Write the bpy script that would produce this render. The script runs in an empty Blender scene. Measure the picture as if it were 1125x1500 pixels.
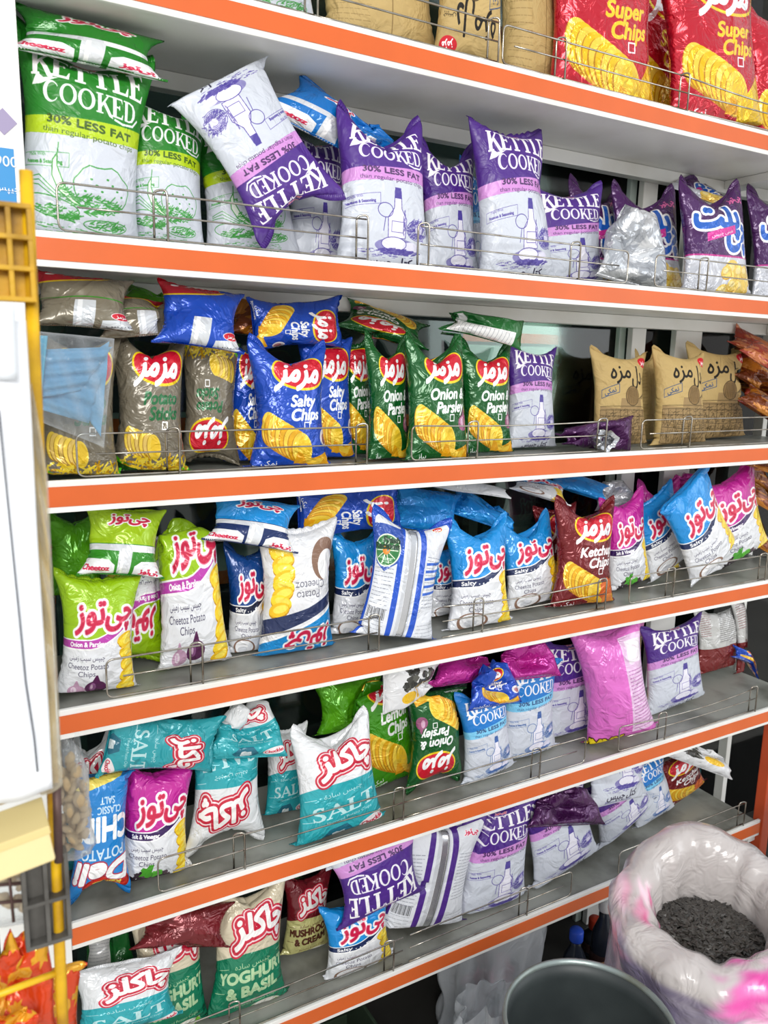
import bpy, bmesh, math, random
import numpy as np
from mathutils import Vector, Matrix, Euler

SC = bpy.context.scene
COL = SC.collection
random.seed(7)
RNG = np.random.default_rng(7)

# ------------------------------------------------------------------ camera
CAM_Z = 1.60
YAW, PITCH, ROLL, FL = 0.5209112, -0.1883438, 0.0218062, 1157.1154
def cam_axes():
    cy, sy, cp, sp = math.cos(YAW), math.sin(YAW), math.cos(PITCH), math.sin(PITCH)
    f = Vector((sy*cp, cy*cp, sp)); r = Vector((cy, -sy, 0)); u = r.cross(f)
    cr, sr = math.cos(ROLL), math.sin(ROLL)
    return r*cr + u*sr, u*cr - r*sr, f
CR, CU, CF = cam_axes()
cam_data = bpy.data.cameras.new('camera')
cam_data.sensor_fit = 'VERTICAL'; cam_data.sensor_height = 36.0; cam_data.sensor_width = 27.0
cam_data.lens = FL/1500*36.0
cam_data.clip_start = 0.02
cam_data.dof.use_dof = True
cam_data.dof.focus_distance = 1.45
cam_data.dof.aperture_fstop = 8.0
cam = bpy.data.objects.new('camera', cam_data); COL.objects.link(cam)
cam.matrix_world = Matrix((( CR.x, CU.x, -CF.x, 0), (CR.y, CU.y, -CF.y, 0), (CR.z, CU.z, -CF.z, CAM_Z), (0, 0, 0, 1)))
SC.camera = cam

# ------------------------------------------------------------------ light
world = bpy.data.worlds.new('overcast_sky'); SC.world = world
world.use_nodes = True
wn = world.node_tree.nodes; wn.clear(); wl = world.node_tree.links
wo = wn.new('ShaderNodeOutputWorld'); wb = wn.new('ShaderNodeBackground')
wg = wn.new('ShaderNodeTexCoord'); wsx = wn.new('ShaderNodeSeparateXYZ'); wr = wn.new('ShaderNodeValToRGB')
wl.new(wg.outputs['Generated'], wsx.inputs[0]); wl.new(wsx.outputs['Z'], wr.inputs[0])
wr.color_ramp.elements[0].position = 0.0; wr.color_ramp.elements[0].color = (.82, .80, .78, 1)
wr.color_ramp.elements[1].position = 0.5; wr.color_ramp.elements[1].color = (.92, .96, 1.0, 1)
wl.new(wr.outputs[0], wb.inputs['Color']); wb.inputs['Strength'].default_value = 1.0
wl.new(wb.outputs[0], wo.inputs['Surface'])

def area_light(name, loc, target, sx, sy, power, color=(1, 1, 1)):
    l = bpy.data.lights.new(name, 'AREA'); l.shape = 'RECTANGLE'; l.size = sx; l.size_y = sy
    l.energy = power; l.color = color
    o = bpy.data.objects.new(name, l); COL.objects.link(o); o.location = loc
    o.rotation_euler = (Vector(target) - Vector(loc)).to_track_quat('-Z', 'Y').to_euler()
    return o
area_light('daylight_opening', (-0.6, -2.2, 2.9), (0.9, 1.3, 1.2), 1.7, 1.1, 105, (1.0, 0.98, 0.95))
area_light('daylight_side', (3.4, -1.2, 1.9), (1.0, 1.3, 1.1), 1.2, 2.0, 22, (0.93, 0.97, 1.0))
SC.view_settings.view_transform = 'Standard'
SC.view_settings.look = 'None'
SC.view_settings.gamma = 1.0
SC.view_settings.use_curve_mapping = False
SC.view_settings.exposure = -0.12

# ------------------------------------------------------------------ helpers
def at(x, y, Y):
    """the point of the plane Y that the photograph shows at pixel x, y"""
    d = CF + CR*((x-562.5)/FL) - CU*((y-750)/FL)
    t = Y/d.y
    return Vector((d.x*t, Y, CAM_Z + d.z*t))
def atz(x, y, z):
    d = CF + CR*((x-562.5)/FL) - CU*((y-750)/FL)
    t = (z-CAM_Z)/d.z
    return Vector((d.x*t, d.y*t, z))

def lin(c):
    if isinstance(c, str):
        c = c.lstrip('#'); c = tuple(int(c[i:i+2], 16)/255 for i in (0, 2, 4))
    return tuple((v/12.92 if v <= .04045 else ((v+.055)/1.055)**2.4) for v in c[:3])
def tag(o, label=None, cat=None, group=None, kind=None):
    if label: o['label'] = label
    if cat: o['category'] = cat
    if group: o['group'] = group
    if kind: o['kind'] = kind
    return o
def empty(name, loc=(0, 0, 0)):
    o = bpy.data.objects.new(name, None); COL.objects.link(o); o.location = loc
    o.empty_display_size = .02
    return o
def link_mesh(name, me, mat=None, parent=None, loc=None):
    o = bpy.data.objects.new(name, me); COL.objects.link(o)
    if mat is not None and not me.materials: me.materials.append(mat)
    if parent is not None: o.parent = parent
    if loc is not None: o.location = loc
    return o
def mesh_from(name, verts, faces, smooth=False, uvs=None):
    me = bpy.data.meshes.new(name); me.from_pydata([tuple(v) for v in verts], [], [tuple(f) for f in faces]); me.update()
    if smooth: me.polygons.foreach_set('use_smooth', [True]*len(me.polygons))
    if uvs is not None:
        uvl = me.uv_layers.new(name='UVMap')
        idx = np.zeros(len(me.loops), dtype=np.int32); me.loops.foreach_get('vertex_index', idx)
        uvl.data.foreach_set('uv', np.asarray(uvs, dtype=np.float32)[idx].ravel())
    return me
def bm_mesh(name, bm, smooth=False):
    me = bpy.data.meshes.new(name); bm.to_mesh(me); bm.free()
    if smooth: me.polygons.foreach_set('use_smooth', [True]*len(me.polygons))
    return me
def box(bm, lo, hi, bevel=0.0, rot=None):
    lo = Vector(lo); hi = Vector(hi); c = (lo+hi)/2; s = hi-lo
    r = bmesh.ops.create_cube(bm, size=1.0)
    vs = r['verts']
    for v in vs: v.co = Vector((v.co.x*s.x, v.co.y*s.y, v.co.z*s.z))
    if bevel > 0:
        es = list({e for v in vs for e in v.link_edges})
        rb = bmesh.ops.bevel(bm, geom=es, offset=bevel, segments=2, affect='EDGES', profile=.6)
        vs = list({v for f in rb['faces'] for v in f.verts} | {v for v in vs if v.is_valid})
    for v in vs:
        if rot is not None: v.co = rot @ v.co
        v.co += c
    return vs
def box_mesh(name, lo, hi, bevel=0.0):
    bm = bmesh.new(); box(bm, lo, hi, bevel); return bm_mesh(name, bm)
def tube(bm, pts, r, n=8, closed=False, caps=True):
    pts = [Vector(p) for p in pts]; N = len(pts); rings = []
    prev = None
    for i, p in enumerate(pts):
        if closed: t = (pts[(i+1) % N]-pts[i-1]).normalized()
        else: t = (pts[min(i+1, N-1)]-pts[max(i-1, 0)]).normalized()
        if prev is None:
            a = Vector((0, 0, 1)) if abs(t.z) < .9 else Vector((1, 0, 0))
            nx = t.cross(a).normalized()
        else:
            nx = (prev - t*prev.dot(t)).normalized()
        prev = nx; ny = t.cross(nx)
        rr = r[i] if hasattr(r, '__len__') else r
        rings.append([bm.verts.new(p + nx*math.cos(2*math.pi*k/n)*rr + ny*math.sin(2*math.pi*k/n)*rr) for k in range(n)])
    for i in range(N if closed else N-1):
        A, B = rings[i], rings[(i+1) % N]
        for k in range(n): bm.faces.new((A[k], A[(k+1) % n], B[(k+1) % n], B[k]))
    if caps and not closed:
        bm.faces.new(rings[0][::-1]); bm.faces.new(rings[-1])
def round_path(pts, rad, seg=5, closed=False):
    pts = [Vector(p) for p in pts]; out = []; N = len(pts)
    for i, p in enumerate(pts):
        if not closed and i in (0, N-1): out.append(p); continue
        a = (pts[i-1]-p); b = (pts[(i+1) % N]-p)
        k = min(rad, a.length*.45, b.length*.45)
        A = p+a.normalized()*k; B = p+b.normalized()*k
        for j in range(seg+1):
            t = j/seg; out.append(A*(1-t)**2 + p*2*t*(1-t) + B*t*t)
    return out
def lathe(name, prof, n=28, smooth=True, cap=True):
    bm = bmesh.new(); rings = []
    for (r, z) in prof: rings.append([bm.verts.new((r*math.cos(2*math.pi*k/n), r*math.sin(2*math.pi*k/n), z)) for k in range(n)])
    for A, B in zip(rings, rings[1:]):
        for k in range(n): bm.faces.new((A[k], A[(k+1) % n], B[(k+1) % n], B[k]))
    if cap:
        bm.faces.new(rings[0][::-1]); bm.faces.new(rings[-1])
    return bm_mesh(name, bm, smooth)

def mat(name, color, rough=.5, metal=0.0, bump=0.0, bscale=40, var=0.0, vscale=8, spec=.5, coat=0, trans=0, alpha=1, dirt=None, ior=1.45):
    m = bpy.data.materials.new(name); m.use_nodes = True
    nt = m.node_tree; N = nt.nodes; L = nt.links; b = N['Principled BSDF']
    c = lin(color)
    b.inputs['Base Color'].default_value = (*c, 1); b.inputs['Roughness'].default_value = rough
    b.inputs['Metallic'].default_value = metal; b.inputs['Specular IOR Level'].default_value = spec
    b.inputs['Coat Weight'].default_value = coat; b.inputs['Transmission Weight'].default_value = trans
    b.inputs['Alpha'].default_value = alpha; b.inputs['IOR'].default_value = ior
    tc = N.new('ShaderNodeTexCoord')
    if var > 0 or dirt:
        nz = N.new('ShaderNodeTexNoise'); nz.inputs['Scale'].default_value = vscale; nz.inputs['Detail'].default_value = 6
        L.new(tc.outputs['Object'], nz.inputs['Vector'])
        rp = N.new('ShaderNodeValToRGB'); L.new(nz.outputs['Fac'], rp.inputs[0])
        d = lin(dirt) if dirt else tuple(v*(1-var) for v in c)
        rp.color_ramp.elements[0].position = .32 if not dirt else .30; rp.color_ramp.elements[0].color = (*d, 1)
        rp.color_ramp.elements[1].position = .68 if not dirt else .55; rp.color_ramp.elements[1].color = (*c, 1)
        L.new(rp.outputs[0], b.inputs['Base Color'])
    if bump > 0:
        nb = N.new('ShaderNodeTexNoise'); nb.inputs['Scale'].default_value = bscale; nb.inputs['Detail'].default_value = 4
        L.new(tc.outputs['Object'], nb.inputs['Vector'])
        bp = N.new('ShaderNodeBump'); bp.inputs['Strength'].default_value = bump; bp.inputs['Distance'].default_value = .004
        L.new(nb.outputs['Fac'], bp.inputs['Height']); L.new(bp.outputs[0], b.inputs['Normal'])
    return m
# ------------------------------------------------------------------ printed artwork, drawn by code
AW, AH, SS = 360, 500, 2          # a design is 72 x 100 units
FORMS = {'ا': (0xFE8D, 0xFE8E, 0, 0), 'ب': (0xFE8F, 0xFE90, 0xFE91, 0xFE92), 'پ': (0xFB56, 0xFB57, 0xFB58, 0xFB59),
 'ت': (0xFE95, 0xFE96, 0xFE97, 0xFE98), 'ج': (0xFE9D, 0xFE9E, 0xFE9F, 0xFEA0), 'چ': (0xFB7A, 0xFB7B, 0xFB7C, 0xFB7D),
 'د': (0xFEA9, 0xFEAA, 0, 0), 'ر': (0xFEAD, 0xFEAE, 0, 0), 'ز': (0xFEAF, 0xFEB0, 0, 0), 'س': (0xFEB1, 0xFEB2, 0xFEB3, 0xFEB4),
 'ک': (0xFB8E, 0xFB8F, 0xFB90, 0xFB91), 'گ': (0xFB92, 0xFB93, 0xFB94, 0xFB95), 'ل': (0xFEDD, 0xFEDE, 0xFEDF, 0xFEE0),
 'م': (0xFEE1, 0xFEE2, 0xFEE3, 0xFEE4), 'ن': (0xFEE5, 0xFEE6, 0xFEE7, 0xFEE8), 'ه': (0xFEE9, 0xFEEA, 0xFEEB, 0xFEEC),
 'و': (0xFEED, 0xFEEE, 0, 0), 'ی': (0xFBFC, 0xFBFD, 0xFBFE, 0xFBFF), 'ف': (0xFED1, 0xFED2, 0xFED3, 0xFED4),
 'ع': (0xFEC9, 0xFECA, 0xFECB, 0xFECC), 'ش': (0xFEB5, 0xFEB6, 0xFEB7, 0xFEB8), 'خ': (0xFEA5, 0xFEA6, 0xFEA7, 0xFEA8)}
def fa(s):
    """shape a Persian word: contextual letter forms, right to left"""
    out = []
    for i, ch in enumerate(s):
        if ch not in FORMS: out.append(ch if ch != '_' else ''); continue
        f = FORMS[ch]
        pj = i > 0 and s[i-1] in FORMS and FORMS[s[i-1]][2] != 0
        nj = i+1 < len(s) and s[i+1] in FORMS and f[2] != 0
        out.append(chr(f[3] if pj and nj else f[1] if pj else f[2] if nj else f[0]))
    return ''.join(reversed(out))
_tc = bpy.data.curves.new('lettering_source', 'FONT'); _to = bpy.data.objects.new('lettering_source', _tc)
_cache = {}
def glyphs(s):
    if s in _cache: return _cache[s]
    if _to.name not in COL.objects: COL.objects.link(_to)
    _tc.body = s
    dg = bpy.context.evaluated_depsgraph_get(); dg.update()
    cu = _to.to_curve(dg)
    loops = []
    T = np.linspace(0, 1, 5)[:-1][:, None]
    for sp in cu.splines:
        if sp.type == 'BEZIER':
            n = len(sp.bezier_points)
            co = np.array([b.co[:2] for b in sp.bezier_points]); hl = np.array([b.handle_left[:2] for b in sp.bezier_points]); hr = np.array([b.handle_right[:2] for b in sp.bezier_points])
            pts = []
            for i in range(n):
                j = (i+1) % n
                pts.append((1-T)**3*co[i]+3*(1-T)**2*T*hr[i]+3*(1-T)*T*T*hl[j]+T**3*co[j])
            loops.append(np.concatenate(pts))
        else:
            loops.append(np.array([p.co[:2] for p in sp.points]))
    _to.to_curve_clear()
    _cache[s] = loops
    return loops

def ring(cx, cy, rx, ry, n=40):
    t = np.linspace(0, 2*np.pi, n, endpoint=False); return np.c_[cx+rx*np.cos(t), cy+ry*np.sin(t)]
def rect(x0, y0, x1, y1): return np.array([(x0, y0), (x1, y0), (x1, y1), (x0, y1)], float)
SERIF = {
 'K': [rect(.08, 0, .25, 1), rect(0, 0, .34, .05), rect(0, .95, .34, 1), np.array([(.22, .42), (.6, .98), (.66, .98), (.25, .30)]), np.array([(.30, .56), (.42, .64), (.88, -.12), (.66, -.05)]), rect(.5, .95, .78, 1)],
 'E': [rect(.08, 0, .25, 1), rect(0, 0, .6, .06), rect(0, .94, .58, 1), rect(.2, .5, .45, .56), np.array([(.52, 0), (.62, 0), (.64, .26)]), np.array([(.5, 1), (.58, 1), (.6, .76)]), rect(.42, .42, .46, .64)],
 'T': [rect(.26, 0, .43, 1), rect(.16, 0, .53, .05), rect(.0, .93, .69, 1), np.array([(0, 1), (.09, 1), (-.01, .72)]), np.array([(.6, 1), (.69, 1), (.7, .72)])],
 'L': [rect(.08, 0, .25, 1), rect(0, 0, .58, .06), rect(0, .95, .34, 1), np.array([(.48, 0), (.59, 0), (.62, .30)])],
 'C': [np.r_[ring(.42, .5, .42, .52, 40)[4:37], ring(.50, .5, .30, .45, 40)[4:37][::-1]]],
 'O': [ring(.42, .5, .42, .52), ring(.42, .5, .27, .44)[::-1]],
 'D': [np.array([(.08, 0), (.35, 0), (.6, .08), (.76, .3), (.78, .5), (.76, .7), (.6, .92), (.35, 1), (.08, 1)]), np.array([(.23, .06), (.23, .94), (.35, .94), (.52, .85), (.6, .65), (.6, .35), (.52, .15), (.35, .06)]), rect(-.02, .95, .2, 1)],
 'S': [np.array([(.05, .3), (.05, 0), (.1, .05), (.3, -.02), (.52, .06), (.6, .25), (.52, .45), (.28, .6), (.2, .72), (.24, .88), (.4, .93), (.52, .7), (.54, .7), (.54, 1), (.5, .97), (.32, 1.02), (.1, .92), (.04, .74), (.1, .56), (.36, .4), (.44, .26), (.38, .1), (.24, .05), (.1, .14)])],
 'A': [np.array([(.0, 0), (.07, 0), (.37, .8), (.68, 0), (.86, 0), (.46, 1), (.38, 1)]), rect(-.06, 0, .18, .05), rect(.56, 0, .94, .05), rect(.2, .3, .6, .37)],
}
SERW = {'K': .80, 'E': .70, 'T': .78, 'L': .68, 'C': .88, 'O': .92, 'D': .88, 'S': .68, 'A': .92}
def serif_loops(s):
    out = []; x = 0
    for ch in s:
        for lp in SERIF.get(ch, []):
            a = np.array(lp, float)
            ar = np.sum(a[:, 0]*np.roll(a[:, 1], -1)-np.roll(a[:, 0], -1)*a[:, 1])
            hole = (ch == 'O' and lp is SERIF['O'][1]) or (ch == 'D' and lp is SERIF['D'][1])
            if (ar < 0) != hole: a = a[::-1]
            out.append(a+np.array([x, 0]))
        x += SERW.get(ch, .4)
    return out

class Art:
    def __init__(s, bg): s.a = np.ones((AH, AW, 3), np.float32)*np.array(hexc(bg), np.float32)
    def fill(s, loops, col, grow=0, alpha=1.0, test=False):
        k = SS*AW/72
        loops = [np.asarray(l, float)*k for l in loops if len(l) > 2]
        if not loops: return
        allp = np.concatenate(loops)
        x0 = max(0, int(allp[:, 0].min())-2-int(grow*k)); x1 = min(AW*SS, int(allp[:, 0].max())+3+int(grow*k))
        y0 = max(0, int(allp[:, 1].min())-2-int(grow*k)); y1 = min(AH*SS, int(allp[:, 1].max())+3+int(grow*k))
        x0 -= x0 % SS; y0 -= y0 % SS; x1 += -x1 % SS; y1 += -y1 % SS
        if x1 <= x0 or y1 <= y0: return
        W, H = x1-x0, y1-y0
        buf = np.zeros((H, W+1), np.int32)
        a = np.concatenate(loops); b = np.concatenate([np.roll(l, -1, 0) for l in loops])
        sg = np.where(b[:, 1] > a[:, 1], 1, -1)
        lo = np.minimum(a[:, 1], b[:, 1])-y0; hi = np.maximum(a[:, 1], b[:, 1])-y0
        r0 = np.clip(np.ceil(lo-.5), 0, H).astype(int); r1 = np.clip(np.ceil(hi-.5), 0, H).astype(int)
        cnt = r1-r0; m = cnt > 0
        a, b, sg, r0, cnt = a[m], b[m], sg[m], r0[m], cnt[m]
        if len(cnt) == 0: return
        rep = np.repeat(np.arange(len(cnt)), cnt)
        rows = np.arange(cnt.sum())-np.repeat(np.cumsum(cnt)-cnt, cnt)+r0[rep]
        yy = rows+.5+y0
        xx = a[rep, 0]+(yy-a[rep, 1])*(b[rep, 0]-a[rep, 0])/(b[rep, 1]-a[rep, 1])-x0
        ci = np.clip(np.ceil(xx-.5), 0, W).astype(int)
        np.add.at(buf, (rows, ci), sg[rep])
        mask = np.cumsum(buf, 1)[:, :W] != 0
        g = int(round(grow*k))
        if g > 0: mask = dilate(mask, g)
        cov = mask.reshape(H//SS, SS, W//SS, SS).mean((1, 3))[..., None]*alpha
        ya, xa = y0//SS, x0//SS
        sl = s.a[ya:ya+H//SS, xa:xa+W//SS]
        cov = cov[:sl.shape[0], :sl.shape[1]]
        sl[:] = sl*(1-cov)+np.array(hexc(col), np.float32)*cov
    def poly(s, pts, col, **k): s.fill([np.array(pts, float)], col, **k)
    def ell(s, cx, cy, rx, ry, col, rot=0, **k):
        p = ring(0, 0, rx, ry, 48); c, n = math.cos(math.radians(rot)), math.sin(math.radians(rot))
        s.fill([np.c_[p[:, 0]*c-p[:, 1]*n+cx, p[:, 0]*n+p[:, 1]*c+cy]], col, **k)
    def line(s, pts, w, col, **k):
        pts = np.array(pts, float); L = []
        for a, b in zip(pts, pts[1:]):
            d = b-a; n = np.hypot(*d)
            if n < 1e-6: continue
            q = np.array([-d[1], d[0]])/n*w/2; e = d/n*w*.25
            L.append(np.array([a-q-e, b-q+e, b+q+e, a+q-e]))
        s.fill(L, col, **k)
    def text(s, txt, cx, cy, h, col, bold=0, shear=0, rot=0, outline=None, width=None, serif=False, alpha=1):
        loops = serif_loops(txt) if serif else glyphs(txt)
        if not loops: return
        P = np.concatenate(loops); mn, mx = P.min(0), P.max(0)
        sc = h/(1.0 if serif else .70); sx = sc
        if width: sx = width/max(1e-6, (mx[0]-mn[0]))
        mid = np.array([(mn[0]+mx[0])/2, .5 if serif else .35])
        c, n = math.cos(math.radians(rot)), math.sin(math.radians(rot))
        out = []
        for l in loops:
            q = l-mid; x = q[:, 0]*sx+shear*q[:, 1]*sc; y = q[:, 1]*sc
            out.append(np.c_[x*c-y*n+cx, x*n+y*c+cy])
        if outline:
            for (ow, oc) in outline: s.fill(out, oc, grow=ow+bold)
        s.fill(out, col, grow=bold, alpha=alpha)
    def tri(s, x0, y0, x1, y1, col, nl=6, w=.35, rs=0):   # lines of small print
        r = np.random.default_rng(rs+int(x0*7+y0*3))
        for i in range(nl):
            y = y1+(y0-y1)*(i+.5)/nl; x = x0
            while x < x1-1:
                l = r.uniform(1, 4); s.line([(x, y), (min(x+l, x1), y)], w, col, alpha=.75); x += l+.7
def hexc(c):
    if isinstance(c, str): return tuple(int(c[i:i+2], 16)/255 for i in (0, 2, 4))
    return c
def dilate(m, r):
    out = m.copy()
    H, W = m.shape
    for dy in range(-r, r+1):
        wx = int(math.sqrt(r*r-dy*dy))
        src = m[max(0, -dy):H-max(0, dy)]
        c = np.cumsum(np.pad(src.astype(np.int32), ((0, 0), (wx+1, wx))), 1)
        d = (c[:, 2*wx+1:]-c[:, :-(2*wx+1)]) > 0
        out[max(0, dy):H-max(0, -dy)] |= d[:, :W]
    return out

# ---- pieces of artwork shared by several designs
def chips(A, x, y, s, n=7, base='f2c21a', ang=-20, dark='c98a12'):
    c, q = math.cos(math.radians(ang)), math.sin(math.radians(ang))
    for i in range(n):
        t = i/(n-1); px, py = x+s*t*c*1.1, y+s*t*q*1.1
        A.ell(px-.02*s, py-.02*s, .30*s, .46*s, dark, rot=15)
        A.ell(px, py, .29*s, .45*s, base if i % 2 else 'fbd84a', rot=15)
        A.ell(px+.05*s, py+.03*s, .19*s, .33*s, 'f9d548' if i % 2 else 'f6cc30', rot=15)
def stack(A, x, y, s, n=9, w=1.0):
    for i in range(n):
        t = i/(n-1); py = y+s*(1-t); px = x+math.sin(t*3)*s*.10
        A.ell(px, py-.02*s, .22*s*w, .095*s, 'c98f10', rot=(-1)**i*12)
        A.ell(px, py, .22*s*w, .09*s, 'ffdc2e' if i % 2 else 'f7c51c', rot=(-1)**i*12)
        A.ell(px+.03*s, py+.01*s, .15*s*w, .05*s, 'ffe65a', rot=(-1)**i*12)
def spikes(A, x, y, s, col='fadb1e', n=9, seed=3):
    r = np.random.default_rng(seed)
    for i in range(n):
        a = r.uniform(0, 2*np.pi); l = s*r.uniform(.5, 1); w = s*.18
        d = np.array([math.cos(a), math.sin(a)]); p = np.array([-d[1], d[0]])*w; c = np.array([x, y])
        A.poly([c-p-d*l*.4, c+p-d*l*.4, c+p*.9+d*l*.6, c+d*l, c-p*.9+d*l*.6], col if i % 2 else 'e5b312')
def sticks(A, x0, y0, x1, y1, n=90, seed=1):
    r = np.random.default_rng(seed)
    for i in range(n):
        x, y = r.uniform(x0, x1), r.uniform(y0, y1); a = r.uniform(0, np.pi); l = r.uniform(3, 7)
        d = np.array([math.cos(a), math.sin(a)])*l/2
        A.line([(x-d[0], y-d[1]), (x, y+.4), (x+d[0], y+d[1])], 1.3, ['f2cd2c', 'fbe04a', 'c9960f'][r.integers(3)])
def blob(A, x, y, r, col, seed=0, n=14, am=.25, sq=1.0):
    g = np.random.default_rng(seed); t = np.linspace(0, 2*np.pi, n, endpoint=False); rr = r*(1+g.uniform(-am, am, n))
    A.poly(np.c_[x+rr*np.cos(t), y+rr*np.sin(t)*sq], col)
def onion(A, x, y, s, col='6a2a5e', hl='a86a9c'):
    A.ell(x, y, s, s*.8, col); A.poly([(x-s*.45, y+s*.5), (x+s*.45, y+s*.5), (x+s*.1, y+s*1.35), (x-s*.05, y+s*1.35)], col)
    A.ell(x-s*.3, y+s*.1, s*.32, s*.5, hl); A.ell(x-s*.38, y+s*.15, s*.12, s*.3, 'd9b5d0')
def maz_logo(A, cx, cy, s, rot=0):
    A.ell(cx, cy, 1.02*s, .70*s, 'f6d21c', rot=rot); A.ell(cx, cy, .95*s, .62*s, 'd3182f', rot=rot)
    A.text(fa('مزمز'), cx, cy-.02*s, .80*s, 'ffffff', bold=.045*s, shear=.35, rot=rot, width=1.45*s)
def chee_logo(A, cx, cy, s, rot=0, col='d21f4b'):
    A.text(fa('چی_توز'), cx, cy, .95*s, col, bold=.03*s, shear=.12, rot=rot, width=2.6*s, outline=[(.12*s, 'ffffff'), (.03*s, 'ef7f9e')])
def chuck_logo(A, cx, cy, s, rot=8):
    A.text(fa('چاکلز'), cx, cy, .9*s, 'f8f4f2', bold=.06*s, shear=.1, rot=rot, width=2.3*s, outline=[(.24*s, 'c8203c'), (.17*s, 'f3d7d9'), (.11*s, 'c8203c')])
def hatch(A, x, y, rx, ry, col, n=40, seed=0, w=.28, ang=None):
    r = np.random.default_rng(seed)
    for i in range(n):
        t = r.uniform(0, 2*np.pi); q = math.sqrt(r.uniform(0, 1)); px, py = x+rx*q*math.cos(t), y+ry*q*math.sin(t)
        a = ang if ang is not None else r.uniform(-.4, .9); l = r.uniform(1, 3.2)
        A.line([(px, py), (px+l*math.cos(a), py+l*math.sin(a))], w, col, alpha=.85)

def d_kettle(top, band, ink, bandtxt, veg=False, word='بالزامیک', lat='Balsamic'):
    A = Art('ced3dd')
    x = np.linspace(0, 72, 12)
    A.poly(np.r_[np.c_[x, 55-2*np.cos(x/72*3.1)], [(72, 101), (0, 101)]], top)
    A.poly(np.r_[np.c_[x, 55-2*np.cos(x/72*3.1)], np.c_[x, 62-2*np.cos(x/72*3.1)][::-1]], band)
    A.text('KETTLE', 37, 82, 11.5, 'f8f6f8', serif=True, width=52, bold=.25)
    A.poly([(14, 77), (11, 72), (16, 72.5), (24, 76), (17, 75)], 'f8f6f8')
    A.text('COOKED', 38, 70, 8, 'f0eef4', serif=True, width=42, bold=.1)
    A.line([(48, 65), (52, 64.2), (58, 65), (61, 68)], .9, 'f0eef4')
    A.text('30% LESS FAT', 38, 59.7, 2.9, bandtxt, bold=.22, width=38)
    A.text('than regular potato chips', 38, 55.7, 2.2, bandtxt, width=42)
    chee_logo(A, 36, 93, 4.2)
    A.text('Made With', 14, 45, 1.5, ink, rot=8); A.text('Potatoes & Seasoning', 17, 42.5, 1.5, ink, rot=8, bold=.08)
    A.line([(5, 39), (29, 42.4), (29, 47.8), (5, 44.4), (5, 39)], .2, ink)
    if veg:
        p = ring(44, 37, 13, 8.5, 24); p[:, 1] += np.sin(np.arange(24)*1.7)*.8
        A.line(np.r_[p, p[:1]], .45, ink); hatch(A, 40, 30, 12, 3.5, ink, 120, 4, .5)
        for i in range(8): A.ell(36+i*2.4, 38+(i*5 % 7)-3, .6, .4, ink)
        q = [(24, 47), (24, 42), (27, 36), (31, 31), (36, 28.5), (31, 29.5), (25, 33), (22, 38), (22, 44), (24, 47)]
        A.poly(q, 'e8efe2'); A.line(q, .5, ink); A.line([(24, 47), (24.4, 51)], .5, ink)
        hatch(A, 27, 33, 3, 3, ink, 25, 2, .4)
        for k in range(3): A.line([(8, 34-k), (16, 37-k*2), (26, 31-k)], .4, ink)
        e = ring(22, 26, 12, 4, 24); A.line(np.r_[e, e[:1]], .45, ink); hatch(A, 24, 24, 10, 2.5, ink, 80, 7, .5)
        e = ring(46, 22, 10, 2.6, 24); A.line(np.r_[e, e[:1]], .4, ink); hatch(A, 46, 22, 9, 2, ink, 50, 8, .5)
    else:
        A.poly([(34, 26), (45, 26), (45.5, 36), (42, 41), (41.4, 50), (37.6, 50), (37.2, 41), (33.6, 36)], 'eceaf5')
        A.line([(34, 26), (45, 26), (45.5, 36), (42, 41), (41.4, 50), (37.6, 50), (37.2, 41), (33.6, 36), (34, 26)], .45, ink)
        A.poly([(37.6, 46), (41.4, 46), (41.4, 51.5), (37.6, 51.5)], ink)
        A.line([(36, 29), (43.6, 29), (43.6, 34.5), (36, 34.5), (36, 29)], .3, ink); hatch(A, 44, 33, 1, 6, ink, 20, 3, .35, ang=1.5)
        e = ring(32, 39.5, 4.5, 3.6, 20); A.line(np.r_[e, e[:1]], .4, ink); A.line([(32, 36), (31, 29)], .4, ink)
        hatch(A, 54, 31, 8.5, 5.5, ink, 150, 1, .4); A.ell(55, 32, 3, 3, 'd8d4ea')
        for k in range(6): e = ring(54, 31, 3+k, 2+k*.7, 20); A.line(e[2:18], .3, ink)
        A.ell(40, 21.5, 14, 4.2, ink, alpha=.55); A.ell(38, 22.8, 8, 3.6, 'e8e6f2'); A.ell(49, 21.5, 5, 3, 'e0def0')
        e = ring(38, 22.8, 8, 3.6, 20); A.line(np.r_[e, e[:1]], .4, ink); hatch(A, 40, 18.6, 13, 1.8, ink, 120, 2, .5, ang=.1)
    hatch(A, 32, 17, 18, 2.5, ink, 60, 5, .25, ang=.05)
    A.text(fa('کتل چیپس'), 36, 12.5, 5.5, '2a2540' if not veg else ink, bold=.15, width=30)
    A.text(lat+' / '+fa(word), 34, 7.4, 2.6, ink, width=28)
    return A
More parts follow.
